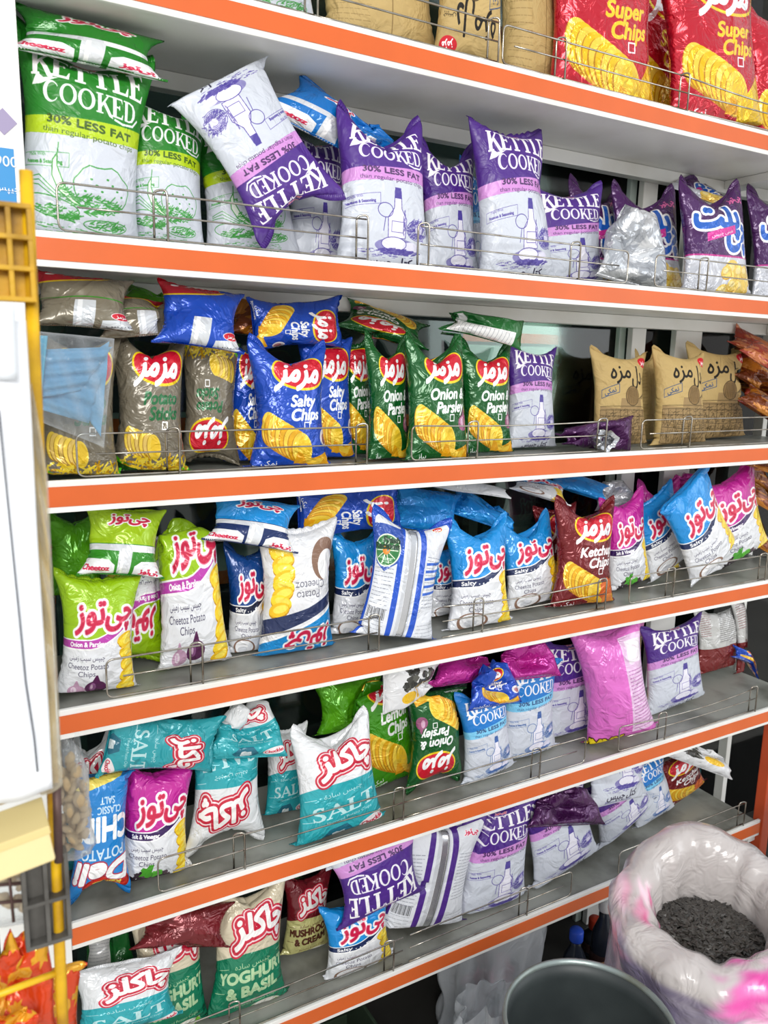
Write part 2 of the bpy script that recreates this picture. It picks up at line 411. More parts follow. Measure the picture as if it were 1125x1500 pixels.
def d_maz(base, l1, l2, txtcol, kind='chips', dark=None, base2=None, bot='نمکی'):
    A = Art(base)
    if kind == 'sticks':
        A.poly([(0, 0), (72, 0), (72, 16), (55, 12), (40, 8), (20, 14), (0, 22)], '56c418')
        chips(A, 18, 30, 17, 7, 'ecc968', -12, 'a97f30'); sticks(A, 14, 3, 68, 20, 170, 3)
        A.poly([(0, 0), (34, 0), (24, 12), (0, 18)], '1f4a18'); A.text(fa('خلال سیب'), 15, 7, 3, 'ffffff', width=20)
    else:
        chips(A, 17, 36, 25 if kind != 'super' else 26, 9, 'f2b51c' if kind != 'super' else 'f5c814', -28)
        A.poly([(38, 22), (50, 17), (62, 20), (66, 10), (54, 6), (46, 12), (36, 12)], 'f0ac18'); A.poly([(42, 20), (52, 16), (60, 17), (56, 11), (46, 13)], 'fbd040')
        if kind == 'super': A.poly([(44, 18), (60, 34), (70, 22), (68, 4), (46, 4)], 'f3c60e')
        if kind == 'onion': onion(A, 58, 35, 7, 'a05a80', 'd9a8c0')
        if kind == 'ketchup': blob(A, 54, 24, 9, 'e06a28', 4); blob(A, 55, 14, 6, 'ee8a3c', 5)
        if kind == 'salty': A.ell(62, 30, 5.5, 6, 'e8e0e2', rot=30); A.ell(62, 29, 3, 4, 'b0757a', rot=30)
        A.text('POTATO CHIPS', 17, 7.5, 2.6, 'ffffff', bold=.15, width=22); A.text(fa(bot), 18, 13, 4, 'ffffff', bold=.1)
    maz_logo(A, 41, 75, 21)
    A.text(l1, 42, 54, 7, txtcol, bold=.45, shear=.25, rot=3); A.text(l2, 44, 45.5, 7, txtcol, bold=.45, shear=.25, rot=3)
    A.line([(42, 36.5), (46, 36.5), (46, 40.5), (42, 40.5), (42, 36.5)], .7, 'ffffff')
    A.poly(rect(0, 96.5, 72, 101), dark or base)
    return A
def d_chee(top, band, bandtxt, low='coconut', l2='Salty'):
    A = Art('e9ebef')
    x = np.linspace(0, 72, 16)
    cv = 50+np.maximum(0, (x-30))**1.35*.16
    cb = cv-6-np.maximum(0, x-50)*.02
    A.poly(np.r_[np.c_[x, cb-1.2], [(72, 101), (0, 101)]], 'ffffff')
    A.poly(np.r_[np.c_[x, cb], [(72, 101), (0, 101)]], band); A.poly(np.r_[np.c_[x, cv-.9], [(72, 101), (0, 101)]], 'ffffff'); A.poly(np.r_[np.c_[x, cv], [(72, 101), (0, 101)]], top)
    A.text(l2+' . '+fa(bandtxt), 30, 46.8, 3.0, 'ffffff', bold=.2, width=34, rot=1)
    chee_logo(A, 40, 68, 17, rot=4)
    A.text(fa('چیپس سیب زمینی'), 26, 38, 3.4, '44405a', width=26)
    A.text('Cheetoz Potato', 27, 32, 3.8, '44405a', width=30); A.text('Chips', 27, 27, 3.8, '44405a')
    stack(A, 56, 9, 40, 11, .95)
    if low == 'coconut':
        A.ell(25, 16, 14, 8.5, '8a6a58'); A.ell(25, 17, 11.5, 6.6, 'f4f4f6'); A.ell(23, 15.6, 6, 3, 'd6d8de')
    elif low == 'onion':
        onion(A, 34, 15, 8, '5a2152', '8e5588'); onion(A, 20, 13, 6.5, 'c9a0bb', 'ead8e4')
    else:
        for i in range(26):
            r = np.random.default_rng(i); blob(A, 12+r.uniform(0, 34), 9+r.uniform(0, 9), 3, ['3a2c34', '55434c', '2a2026'][i % 3], i)
        blob(A, 28, 20, 6, '4aa52a', 3, am=.5); blob(A, 35, 18, 4, '5fc03a', 5, am=.5)
    return A
def d_chuck(top, body, words, low='salt', tc='bfe6e8'):
    A = Art(body)
    x = np.linspace(0, 72, 14)
    A.poly(np.r_[np.c_[x, 47+x*.10+2*np.sin(x/14)], [(72, 101), (0, 101)]], top)
    chuck_logo(A, 42, 70, 17)
    yy = 35
    A.text(fa('چیپس ساده'), 36, 45, 3.4, tc, width=26, rot=4)
    if len(words) == 1: A.text(words[0], 37, 33, 10, tc, serif=True, width=44, rot=4, bold=.15)
    else:
        for i, w in enumerate(words): A.text(w, 37, 38-i*10, 7, tc, bold=.55, width=54 if i == 0 else 38, rot=4)
    A.text('Flavored Potato Chips', 40, 25-(7 if len(words) > 1 else 0), 2.2, tc, width=32, rot=4)
    A.line([(8, 42), (18, 43)], .4, tc); A.line([(56, 47), (66, 48)], .4, tc); A.line([(6, 26), (16, 27)], .4, tc)
    if low == 'salt':
        A.poly([(20, 10), (26, 18), (38, 19), (44, 10), (38, 2), (26, 1)], '1f6a80'); blob(A, 32, 9, 6, 'e4eef0', 2, sq=.8); hatch(A, 32, 9, 5, 4, '9fb4b8', 40, 1)
        A.ell(58, 13, 11, 5, 'f2e9ea', rot=10); A.text('Chuckles', 58, 13, 4.2, 'c8203c', bold=.25, rot=10, width=18)
    else:
        A.ell(48, 10, 12, 6, 'e8e4d2'); A.ell(48, 11, 9, 4, 'f6f4ea'); blob(A, 36, 7, 5, '3f9a30', 3, am=.5); blob(A, 58, 6, 5, '7cc03a', 6, am=.4)
    return A
def d_deli():
    A = Art('1f86d2')
    A.poly([(0, 40), (24, 44), (0, 60)], '1a74ba')
    A.ell(30, 88, 26, 10, 'a4160f'); A.ell(30, 88, 23, 8, 'd92a16'); A.text('Kambiz', 30, 88, 5, 'f6e05a', bold=.5, width=30)
    A.text('Deli', 36, 76, 15, 'ffffff', bold=.9, shear=.35, width=56, outline=[(1.4, 'b8304c'), (.4, 'ffffff')])
    A.text('POTATO', 36, 62, 7, 'd8ecfa', bold=.25, width=44); A.text('CHIPS', 36, 46, 15, 'ffffff', bold=1.0, width=58)
    A.text('CLASSIC', 30, 34, 4.5, 'cfe6f8', bold=.2); A.text('SALT', 32, 28, 4.5, 'cfe6f8', bold=.2)
    for i in range(6): A.ell(24+i*6, 8+i*1.2, 13, 5.5, 'd8b02a', rot=28); A.ell(24+i*6, 9+i*1.2, 12, 5, 'f5dc62', rot=28)
    return A
def d_pelet():
    A = Art('4a1e5c')
    A.poly([(0, 0), (72, 0), (72, 36), (0, 40)], 'd2d4dc'); A.line([(0, 40), (72, 36)], 1.2, 'c0308a')
    A.text(fa('چی'), 50, 60, 22, '1f62c4', bold=1.3, width=24, outline=[(1.8, 'ffffff')])
    A.text(fa('پلت'), 32, 68, 19, '1f62c4', bold=1.3, width=38, outline=[(1.8, 'ffffff')])
    A.text(fa('چی_توز'), 56, 84, 6, 'e86aa8', bold=.3, width=14)
    A.poly([(22, 48), (46, 54), (46, 60), (22, 54)], 'd8369a'); A.text(fa('مینی چیپس'), 34, 54, 2.6, 'ffffff', rot=13, width=18)
    r = np.random.default_rng(5)
    for i in range(16):
        px, py = 46+r.uniform(-16, 14), 18+r.uniform(-14, 12); s = r.uniform(5, 7); A.ell(px, py-.8, s, s*.95, 'd9a32e'); A.ell(px, py, s*.95, s*.9, 'f2cf62'); A.ell(px-1, py+1, s*.5, s*.45, 'fae49a')
    A.text('dling', 15, 6, 4, '33304a', bold=.2)
    return A
def d_kraft(plain=False):
    A = Art('c3a76e'); ink = '443620'
    if plain:
        A.line([(36, 0), (36, 100)], .5, '8d7346'); A.tri(6, 10, 26, 80, '8d7346', 22, .35); return A
    A.text(fa('دل'), 48, 70, 15, '1c1813', bold=.35, width=13); A.text(fa('مزه'), 30, 73, 13, '1c1813', bold=.3, width=20)
    A.ell(60, 84, 7.5, 5, 'cf2230', rot=12); A.text(fa('مزمز'), 60, 84, 4, 'ffffff', bold=.2, width=9, rot=12)
    A.line([(10, 51), (28, 55), (28, 62), (10, 58), (10, 51)], .6, '4a5a78'); A.text(fa('نمکی'), 19, 56.5, 4, '4a5a78', bold=.15, rot=10)
    A.text(fa('چیپس'), 61, 70, 3.2, '3a3020')
    A.poly([(8, 8), (66, 8), (66, 40), (54, 42), (53, 50), (30, 50), (29, 42), (8, 44)], 'a0855a')
    d = ring(42, 52, 7.5, 8, 32); A.poly(d, '8c7046'); A.line(np.r_[d, d[:1]], .5, ink); A.line([(42, 60), (42, 64)], .5, ink)
    for k in range(7): A.line([(36+k*2, 46), (38+k*1.35, 58)], .35, ink)
    for k in range(9): A.line([(8+k*7, 10), (8+k*7, 41)], .4, ink); A.line([(8.6+k*7, 26), (12+k*7, 33), (14.5+k*7, 26)], .4, ink)
    for yy in (10, 20, 25, 36, 41, 44): A.line([(8, yy), (66, yy-1)], .4, ink)
    hatch(A, 36, 30, 28, 12, ink, 260, 3, .3); hatch(A, 36, 16, 28, 6, ink, 160, 4, .35, ang=1.4); blob(A, 42, 16, 6, '6d5a3c', 3, sq=.6)
    for k in range(5): A.line([(50+k*2, 50), (58+k*1.5, 54+k)], .5, ink)
    return A
def d_back(c, panel='dfe2e8', brand='Cheetoz', badge=None, stripe=None, low=None):
    A = Art(c)
    A.poly(rect(31, 0, 39.5, 101), 'c9ccd2'); A.poly(rect(29, 0, 31, 101), panel); A.poly(rect(39.5, 0, 41.5, 101), panel)
    A.poly(rect(33.5, 0, 35, 101), 'f4f5f7'); A.poly(rect(37, 0, 38, 101), '8c9096')
    for (a, b) in ((4, 25), (46, 68)):
        A.poly([(a, 6), (a+1, 4), (b-1, 4), (b, 6), (b, 92), (b-2, 95), (a+2, 95), (a, 92)], panel); A.tri(a+2, 34 if a > 30 else 30, b-2, 70, '6e7280', 15, .45); A.tri(a+2, 10, b-2, 24, '8a8e98', 5, .4)
    if brand: A.text(brand, 14.5, 88, 4.5, 'd21f4b', bold=.35, width=17); chee_logo(A, 57, 86, 4.5)
    for i in range(16): A.line([(6+i*1.05, 24), (6+i*1.05, 31)], .25+(i*7 % 3)*.2, '222228')
    if badge:
        A.poly([(3, 88), (27, 88), (28, 74), (25, 62), (15.5, 56), (6, 62), (3, 74)], '2a4fa8'); A.ell(15.5, 70, 11, 11, 'e4ecd8'); A.ell(15.5, 70, 10, 10, '2f7a40')
        for k in range(10):
            a = k*math.pi/5; A.line([(15.5, 70), (15.5+9*math.cos(a), 70+9*math.sin(a))], .6, 'f0f0e0')
        A.ell(15.5, 70, 3, 3, 'e08a28'); A.text('Fresh', 19, 77, 4, '1f3f28', bold=.4); A.text('Recipes', 15, 73, 4, '1f3f28', bold=.4, width=20)
        maz_logo(A, 57, 91, 4)
    if stripe:
        for k in range(5): A.line([(48, 44+k*5), (66, 46+k*5)], 1.8, stripe)
    if low: A.poly(rect(4, 4, 25, 40), low) if 0 else None
    return A
def d_plain(c, c2=None, kind=None, seed=0):
    A = Art(c)
    if kind == 'mazback':
        A.poly(rect(28, 4, 41, 46), 'd4d8dc'); A.poly(rect(30, 4, 33, 46), 'f4f6f8'); A.poly(rect(0, 50, 72, 52), c2 or c)
        A.poly([(46, 4), (71, 8), (71, 24), (46, 18)], 'd8dce0'); A.text(fa('چیپس'), 58, 12, 5, '50555e', rot=8)
        A.ell(60, 26, 9, 6, 'f3d9dc'); A.ell(60, 26, 8.2, 5.2, 'd3182f'); A.text(fa('مزمز'), 60, 26, 4.5, 'ffffff', bold=.25, width=10)
        A.ell(14, 92, 40, 18, 'f6d21c'); A.ell(12, 94, 40, 18, 'c4162c'); A.ell(14, 88, 3, 2, 'ffffff'); A.ell(24, 90, 3, 2, 'ffffff')
    if kind == 'cheeback':
        if c2: A.poly(rect(0, 46, 72, 101), c2)
        A.poly(rect(0, 37, 72, 45), 'd9dce2'); A.poly(rect(40, 37, 60, 45), 'f8f8fa'); A.poly(rect(31, 2, 41, 40), 'dfe2e6'); A.poly(rect(33, 2, 35, 40), 'ffffff')
        A.poly([(0, 4), (0, 26), (24, 26), (29, 20), (29, 4)], 'f2f3f6'); A.text('Cheetoz', 14, 15, 7, 'd21f4b', bold=.4, width=22)
        A.poly([(44, 4), (44, 20), (49, 26), (72, 26), (72, 4)], 'f2f3f6'); A.text(fa('چی_توز'), 58, 14, 7, 'd21f4b', bold=.5, width=18)
        chee_logo(A, 38, 78, 12)
    if kind == 'coconut':
        stack(A, 16, 40, 50, 11, .8); A.ell(55, 70, 12, 14, '8a6a58', rot=-20); A.ell(57, 66, 9, 10, 'f6f6f6', rot=-20)
        A.text('Potato', 40, 48, 5, '70707e', rot=180); A.text('Cheetoz', 42, 54, 5, '70707e', rot=180)
        A.poly([(0, 20), (72, 42), (72, 50), (40, 40), (0, 32)], '22305a'); A.poly([(0, 16), (72, 40), (72, 0), (0, 0)], '1a8fd6'); A.line([(0, 16), (72, 40)], 1.4, 'ffffff')
        chee_logo(A, 42, 14, 14, rot=184)
    if kind == 'spots':
        for i in range(22):
            r = np.random.default_rng(i+seed); blob(A, 8+r.uniform(0, 30), 25+r.uniform(0, 50), 5, ['3a3a34', '55554c', '26261f'][i % 3], i)
        A.ell(52, 40, 9, 12, 'f0c020'); A.ell(54, 60, 8, 6, 'e8b416')
    if kind == 'splash':
        g = np.random.default_rng(seed)
        for i in range(26): blob(A, g.uniform(0, 72), g.uniform(0, 100), g.uniform(4, 11), c2, i+seed, am=.5)
    if kind == 'yummy':
        A.text('YUMMY', 36, 24, 15, 'f2d81a', bold=1.2, width=54, outline=[(1.2, '5a2a10')]); A.text(fa('یامی'), 40, 76, 15, 'f2d81a', bold=1.2, width=40, outline=[(1.2, '5a2a10')])
        blob(A, 36, 50, 11, 'c25a2a', 2)
    if kind == 'label':
        A.poly(rect(42, 14, 68, 84), 'e6c0e2'); A.tri(44, 16, 66, 60, 'a860a0', 18, .7); A.poly(rect(46, 64, 62, 80), 'efe6ee'); A.text('YUMMY', 12, 8, 9, 'f2d81a', bold=.9, outline=[(1, '4a2a10')])
    if kind == 'inset':
        A.poly(rect(6, 20, 38, 92), 'ececec'); A.tri(8, 22, 36, 90, '8a8e98', 16, .6)
        for k in range(5): A.line([(42+k*5, 30), (42+k*5, 80)], 2, c2)
        A.poly(rect(40, 82, 70, 92), 'e8e8e8')
    if kind == 'clear':
        A.poly(rect(0, 44, 72, 101), 'cfcfcd'); A.tri(30, 50, 66, 95, '55555c', 18, .8); A.tri(6, 60, 20, 95, '7a2a30', 12, .7)
    return A
def d_sack():
    A = Art('857c90'); g = np.random.default_rng(2)
    A.poly(rect(0, 62, 72, 101), 'c0b9b6')
    for i in range(26): blob(A, g.uniform(0, 72), g.uniform(8, 60), g.uniform(2, 7), ['79718a', '958d9f', '6c647a'][i % 3], i, am=.6)
    A.poly([(26, 34), (31, 44), (38, 33), (52, 28), (52, 23), (38, 27), (28, 30)], 'c02848'); A.poly([(28, 27), (40, 20), (52, 18), (52, 14), (38, 16), (28, 23)], 'c9c4cc')
    chee_logo(A, 41, 45, 5.2, rot=178, col='c8305a')
    for i in range(30): blob(A, 43+g.normal()*2.5, 64+g.normal()*5.5, g.uniform(.5, 2.4), ['e04aa4', 'e87cbc', 'f4c4de', 'd8409a'][i % 4], i, am=.7)
    for i in range(24): blob(A, 22+g.normal()*2.2, 66+g.normal()*9, g.uniform(.6, 2.6), ['d85a8c', 'eba0bc', 'f2cfdc'][i % 3], i+50, am=.7)
    for _ in range(3):
        for ax in (0, 1): A.a = (np.roll(A.a, 2, ax)+np.roll(A.a, -2, ax)+A.a)/3
    return A
def crop(A, v0, v1):
    i = np.clip(np.linspace(v0, v1, AH)*AH, 0, AH-1).astype(int); A.a = A.a[i]; return A
DESIGNS = {
 'kettle_purple_top': lambda: crop(DESIGNS['kettle_purple'](), .47, 1), 'kettle_purple_foot': lambda: crop(DESIGNS['kettle_purple'](), 0, .42),
 'sack': d_sack,
 'kettle_purple': lambda: d_kettle('4c2585', 'd08fd4', '4b3d96', '4a2a5e'),
 'kettle_green': lambda: d_kettle('1d7d1d', 'b4cf12', '2f9230', '3d5c12', True, 'فلفل', 'Jalapeno'),
 'kettle_blue': lambda: d_kettle('1a78c8', '7cc8ec', '3f63a4', '2a4a7a', False, 'نمکی', 'Salty'),
 'salty': lambda: d_maz('1449b8', 'Salty', 'Chips', 'ffffff', 'salty'),
 'sticks': lambda: d_maz('7d7564', 'Potato', 'Sticks', '1d6a3a', 'sticks'),
 'onion': lambda: d_maz('0d5a22', 'Onion &', 'Parsley', 'ffffff', 'onion', bot='پیاز'),
 'ketchup': lambda: d_maz('741018', 'Ketchup', 'Chips', 'ffffff', 'ketchup'),
 'super': lambda: d_maz('c4142c', 'Super', 'Chips', 'f8d428', 'super'),
 'lemon': lambda: d_maz('3f9410', 'Lemon', 'Chips', 'ffffff', 'chips'),
 'chee_blue': lambda: d_chee('1590dc', '1d2c58', 'نمکی', 'coconut'),
 'chee_green': lambda: d_chee('9fcb10', 'c040b0', 'پیاز', 'onion', 'Onion & Parsley'),
 'chee_pink': lambda: d_chee('c8249c', '3c1f5e', 'سرکه', 'dark', 'Salt & Vinegar'),
 'chee_navy': lambda: d_chee('12468e', '101c3c', 'نمکی', 'coconut'),
 'chuck_salt': lambda: d_chuck('e6e8ea', '2aa6b0', ['SALT']),
 'chuck_basil': lambda: d_chuck('d8cdb2', '0f7a58', ['YOGHURT', '& BASIL'], 'basil', 'b8d8a8'),
 'chuck_mush': lambda: d_chuck('6e1620', 'c4c07e', ['MUSHROOM', '& CREAM'], 'basil', '5a3020'),
 'deli': d_deli, 'pelet': d_pelet, 'kraft': d_kraft, 'kraft_plain': lambda: d_kraft(True),
 'back_purple': lambda: d_back('4c2585'), 'back_blue': lambda: d_back('1c52c4', brand=None, badge=True, stripe='2f62c8'),
 'back_green': lambda: d_back('4fae14'),
 'lie_grey': lambda: d_plain('807866', '3f8a2a', 'mazback'), 'lie_blue': lambda: d_plain('1449b8', None, 'mazback'),
 'lie_green': lambda: d_plain('1d7d1d', None, 'cheeback'), 'lie_lime': lambda: d_plain('2e8c1c', 'a6cc14', 'cheeback'),
 'lie_cheeblue': lambda: d_plain('1276c8', None, 'cheeback'), 'lie_navy': lambda: d_plain('142d63', '1590dc', 'cheeback'),
 'coconut': lambda: d_plain('e8e9ec', None, 'coconut'), 'spots': lambda: d_plain('e2e3e5', None, 'spots'),
 'teal': lambda: d_chuck('2aa0aa', '2aa0aa', ['SALT'], 'salt'),
 'magenta': lambda: d_plain('b51f8e'), 'plum': lambda: d_plain('4a1850'), 'silver': lambda: d_plain('dfe1e4', 'b4b8be', 'splash', 4),
 'maroon': lambda: d_plain('6e161c', '7e2028', 'splash', 2), 'sky': lambda: d_plain('1583d2', '1b95e4', 'splash', 3), 'lime': lambda: d_plain('56a814', '63b81c', 'splash', 5),
 'orange': lambda: d_plain('b5701a', '7a3a12', 'splash', 6), 'flame': lambda: d_plain('d8451a', 'e2a420', 'splash', 7), 'rust': lambda: d_plain('9a3420', 'c07040', 'splash', 8),
 'yummy': lambda: d_plain('d660b4', None, 'yummy'), 'pinkback': lambda: d_plain('e070c8', None, 'label'),
 'greeninset': lambda: d_plain('1a6a2c', '1a6a2c', 'inset'), 'clear': lambda: d_plain('7a1c1c', None, 'clear'), 'darkgreen': lambda: d_plain('1c4a2a', '2f6a3a', 'splash', 9),
 'white': lambda: d_plain('e4e6e9'),
}
METAL = {'silver': .45, 'magenta': .35, 'plum': .4, 'maroon': .3, 'super': .4, 'ketchup': .3, 'pelet': .2, 'onion': .2, 'salty': .2, 'lie_blue': .25, 'sticks': .15, 'lie_grey': .2, 'orange': .3, 'flame': .3, 'lemon': .25, 'clear': .2, 'sky': .25, 'lime': .25, 'rust': .2}
_img = {}
def art_image(d):
    if d in _img: return _img[d]
    A = DESIGNS[d]()
    im = bpy.data.images.new('print_'+d, AW, AH, alpha=False)
    buf = np.ones((AH, AW, 4), np.float32); buf[..., :3] = A.a
    im.pixels.foreach_set(buf.ravel()); im.update()
    _img[d] = im
    return im
# ------------------------------------------------------------------ inflated film bags (small cloth simulation)
NX, NY = 27, 37
MR = 2*(NX-1)
def simulate(seed, fill=1.0, notch=0.0, flop=0.0, ears=0.0, crumple=0.3, sag=0.5, twist=0.0, iters=420, ratio=.72):
    g = np.random.default_rng(seed)
    W, H = ratio, 1.0
    dx, dz = W/(NX-1), H/(NY-1)
    k = np.arange(MR); fx = np.where(k < NX, k, MR-k)*dx-W/2
    front = ((k > 0) & (k < NX-1)).astype(float); back = (k > NX-1).astype(float)
    P = np.zeros((NY, MR, 3)); P[..., 0] = fx; P[..., 2] = (np.arange(NY)*dz)[:, None]
    P[..., 1] = (back-front)[None]*.02
    m = (MR-k) % MR
    v = (np.arange(NY)/(NY-1))[:, None]
    # low-frequency push that gives every bag creases of its own
    F = np.zeros_like(P)
    for _ in range(10):
        ci, cj = g.uniform(.08, .95), g.uniform(0, MR); s = g.uniform(.03, .10); a = g.normal()*crumple
        d = np.minimum(np.abs(k-cj), MR-np.abs(k-cj))*dx
        F[..., 1] += a*np.exp(-((v-ci)**2+d[None]**2)/(2*s*s))*(back-front)[None]
    top = np.clip((v-.86)/.14, 0, 1); xn = fx/(W/2)
    F[..., 2] -= notch*1.0*top*np.exp(-(xn/.45)**2); F[..., 1] += notch*1.2*top*np.exp(-(xn/.45)**2)
    F[..., 1] += flop*top; F[..., 2] -= abs(flop)*.6*top
    e = np.clip((v-.93)/.07, 0, 1)
    F[..., 2] += ears*e*np.clip(np.abs(xn)-.6, 0, 1)*3; 
    F *= .5; F[:5] = 0; F -= F.mean((0, 1))
    V = np.zeros_like(P); dt = .012
    dd = math.hypot(dx, dz)
    def con(A, B, rest, st, sc):
        d = B-A; L = np.sqrt((d**2).sum(-1, keepdims=True))+1e-9
        c = (L-rest)/L; c = np.where(c > 0, c*st, c*sc)*.5
        return d*c
    for it in range(iters):
        du = np.roll(P, -1, 1)-np.roll(P, 1, 1)
        dv = np.zeros_like(P); dv[1:-1] = P[2:]-P[:-2]
        n = np.cross(du, dv)
        pr = 7.0*fill*(.55+sag*(1-v))[..., None]*np.where((v > .05) & (v < .95), 1, 0)[..., None]
        acc = n/(4*dx*dz)*pr*.5+F*9.0
        V = V*.93+acc*dt; V *= np.clip(1.2/np.maximum(np.sqrt((V**2).sum(-1, keepdims=True)), 1e-6), 0, 1)
        Q = P+V*dt
        for _ in range(5):
            D = np.zeros_like(Q)
            c = con(Q, np.roll(Q, -1, 1), dx, .95, .35); D += c; D -= np.roll(c, 1, 1)
            c = con(Q[:-1], Q[1:], dz, .95, .45); D[:-1] += c; D[1:] -= c
            c = con(Q[:-1], np.roll(Q[1:], -1, 1), dd, .30, .12); D[:-1] += c; D[1:] -= np.roll(c, 1, 1)
            c = con(np.roll(Q[:-1], -1, 1), Q[1:], dd, .30, .12); D[:-1] += np.roll(c, 1, 1); D[1:] -= c
            Q = Q+D*.45
            for rr in (0, 1, NY-2, NY-1): Q[rr] = (Q[rr]+Q[rr, m])/2
            Q[0, :, 2] = Q[0, :, 2]*.6; Q[0, :, 1] *= .8
        # keep the bag upright and facing the front
        c0 = Q.mean((0, 1)); Q[..., :2] -= c0[:2]
        e = Q[:, NX-1]-Q[:, 0]; an = math.atan2(e[:, 1].mean(), e[:, 0].mean()); ca, sa = math.cos(an), math.sin(an)
        Q[..., 0], Q[..., 1] = Q[..., 0]*ca+Q[..., 1]*sa, -Q[..., 0]*sa+Q[..., 1]*ca
        V = (Q-P)/dt; P = Q
    if twist:
        a = twist*np.clip(v-.2, 0, 1)[..., 0]
        x, y = P[..., 0].copy(), P[..., 1].copy()
        P[..., 0] = x*np.cos(a)[:, None]-y*np.sin(a)[:, None] if a.ndim == 1 else x*np.cos(a)-y*np.sin(a)
        P[..., 1] = x*np.sin(a)[:, None]+y*np.cos(a)[:, None] if a.ndim == 1 else x*np.sin(a)+y*np.cos(a)
    return P
def up2(P, axis, periodic):
    """Catmull-Rom: double the points along one axis"""
    if periodic: a, b, c, d = np.roll(P, 1, axis), P, np.roll(P, -1, axis), np.roll(P, -2, axis)
    else:
        n = P.shape[axis]; i = np.arange(n-1)
        a, b, c, d = (P.take(np.clip(i+o, 0, n-1), axis) for o in (-1, 0, 1, 2))
    mid = (-a+9*b+9*c-d)/16
    n = P.shape[axis]; m = mid.shape[axis]
    sh = list(P.shape); sh[axis] = n+m
    out = np.empty(sh)
    s0 = [slice(None)]*3; s1 = [slice(None)]*3; s0[axis] = slice(0, None, 2); s1[axis] = slice(1, None, 2)
    out[tuple(s0)] = P; out[tuple(s1)] = mid
    return out
def bend(P, v0, ang, axis=1):
    """fold everything above v0 forward (ang > 0 folds towards the viewer) on a soft radius"""
    z = P[..., 2]; zt = v0; R = .07
    s = np.clip(z-zt, 0, None); a = np.sign(ang)*np.minimum(s/R, abs(ang)); L = np.clip(s-abs(ang)*R, 0, None)
    sg = np.sign(ang)
    aa = np.abs(a)
    zz = zt+R*np.sin(aa)+L*np.cos(aa); yy = R*(1-np.cos(aa))+L*np.sin(aa)
    Q = P.copy(); above = s > 0; w = P[..., 1]
    Q[..., 2] = np.where(above, zz+w*np.sin(aa)*sg, z); Q[..., 1] = np.where(above, -sg*yy+w*np.cos(aa), w)
    return Q
def stand(P, f):
    """the bag stands on its folded-under bottom end"""
    Q = P.copy(); z = Q[..., 2]; z0 = z.min(); h = z.max()-z0; zf = z0+f*h; d = np.clip(zf-z, 0, None)
    Q[..., 2] = np.where(z < zf, zf+.0015*h+.004*h*np.clip(1-d/(f*h), 0, 1)-.010*h*(d/(f*h)), z)
    Q[..., 1] = Q[..., 1]+np.where(z < zf, d*.9, 0); Q[..., 0] = Q[..., 0]*np.where(z < zf, 1-.10*d/(f*h), 1)
    return Q
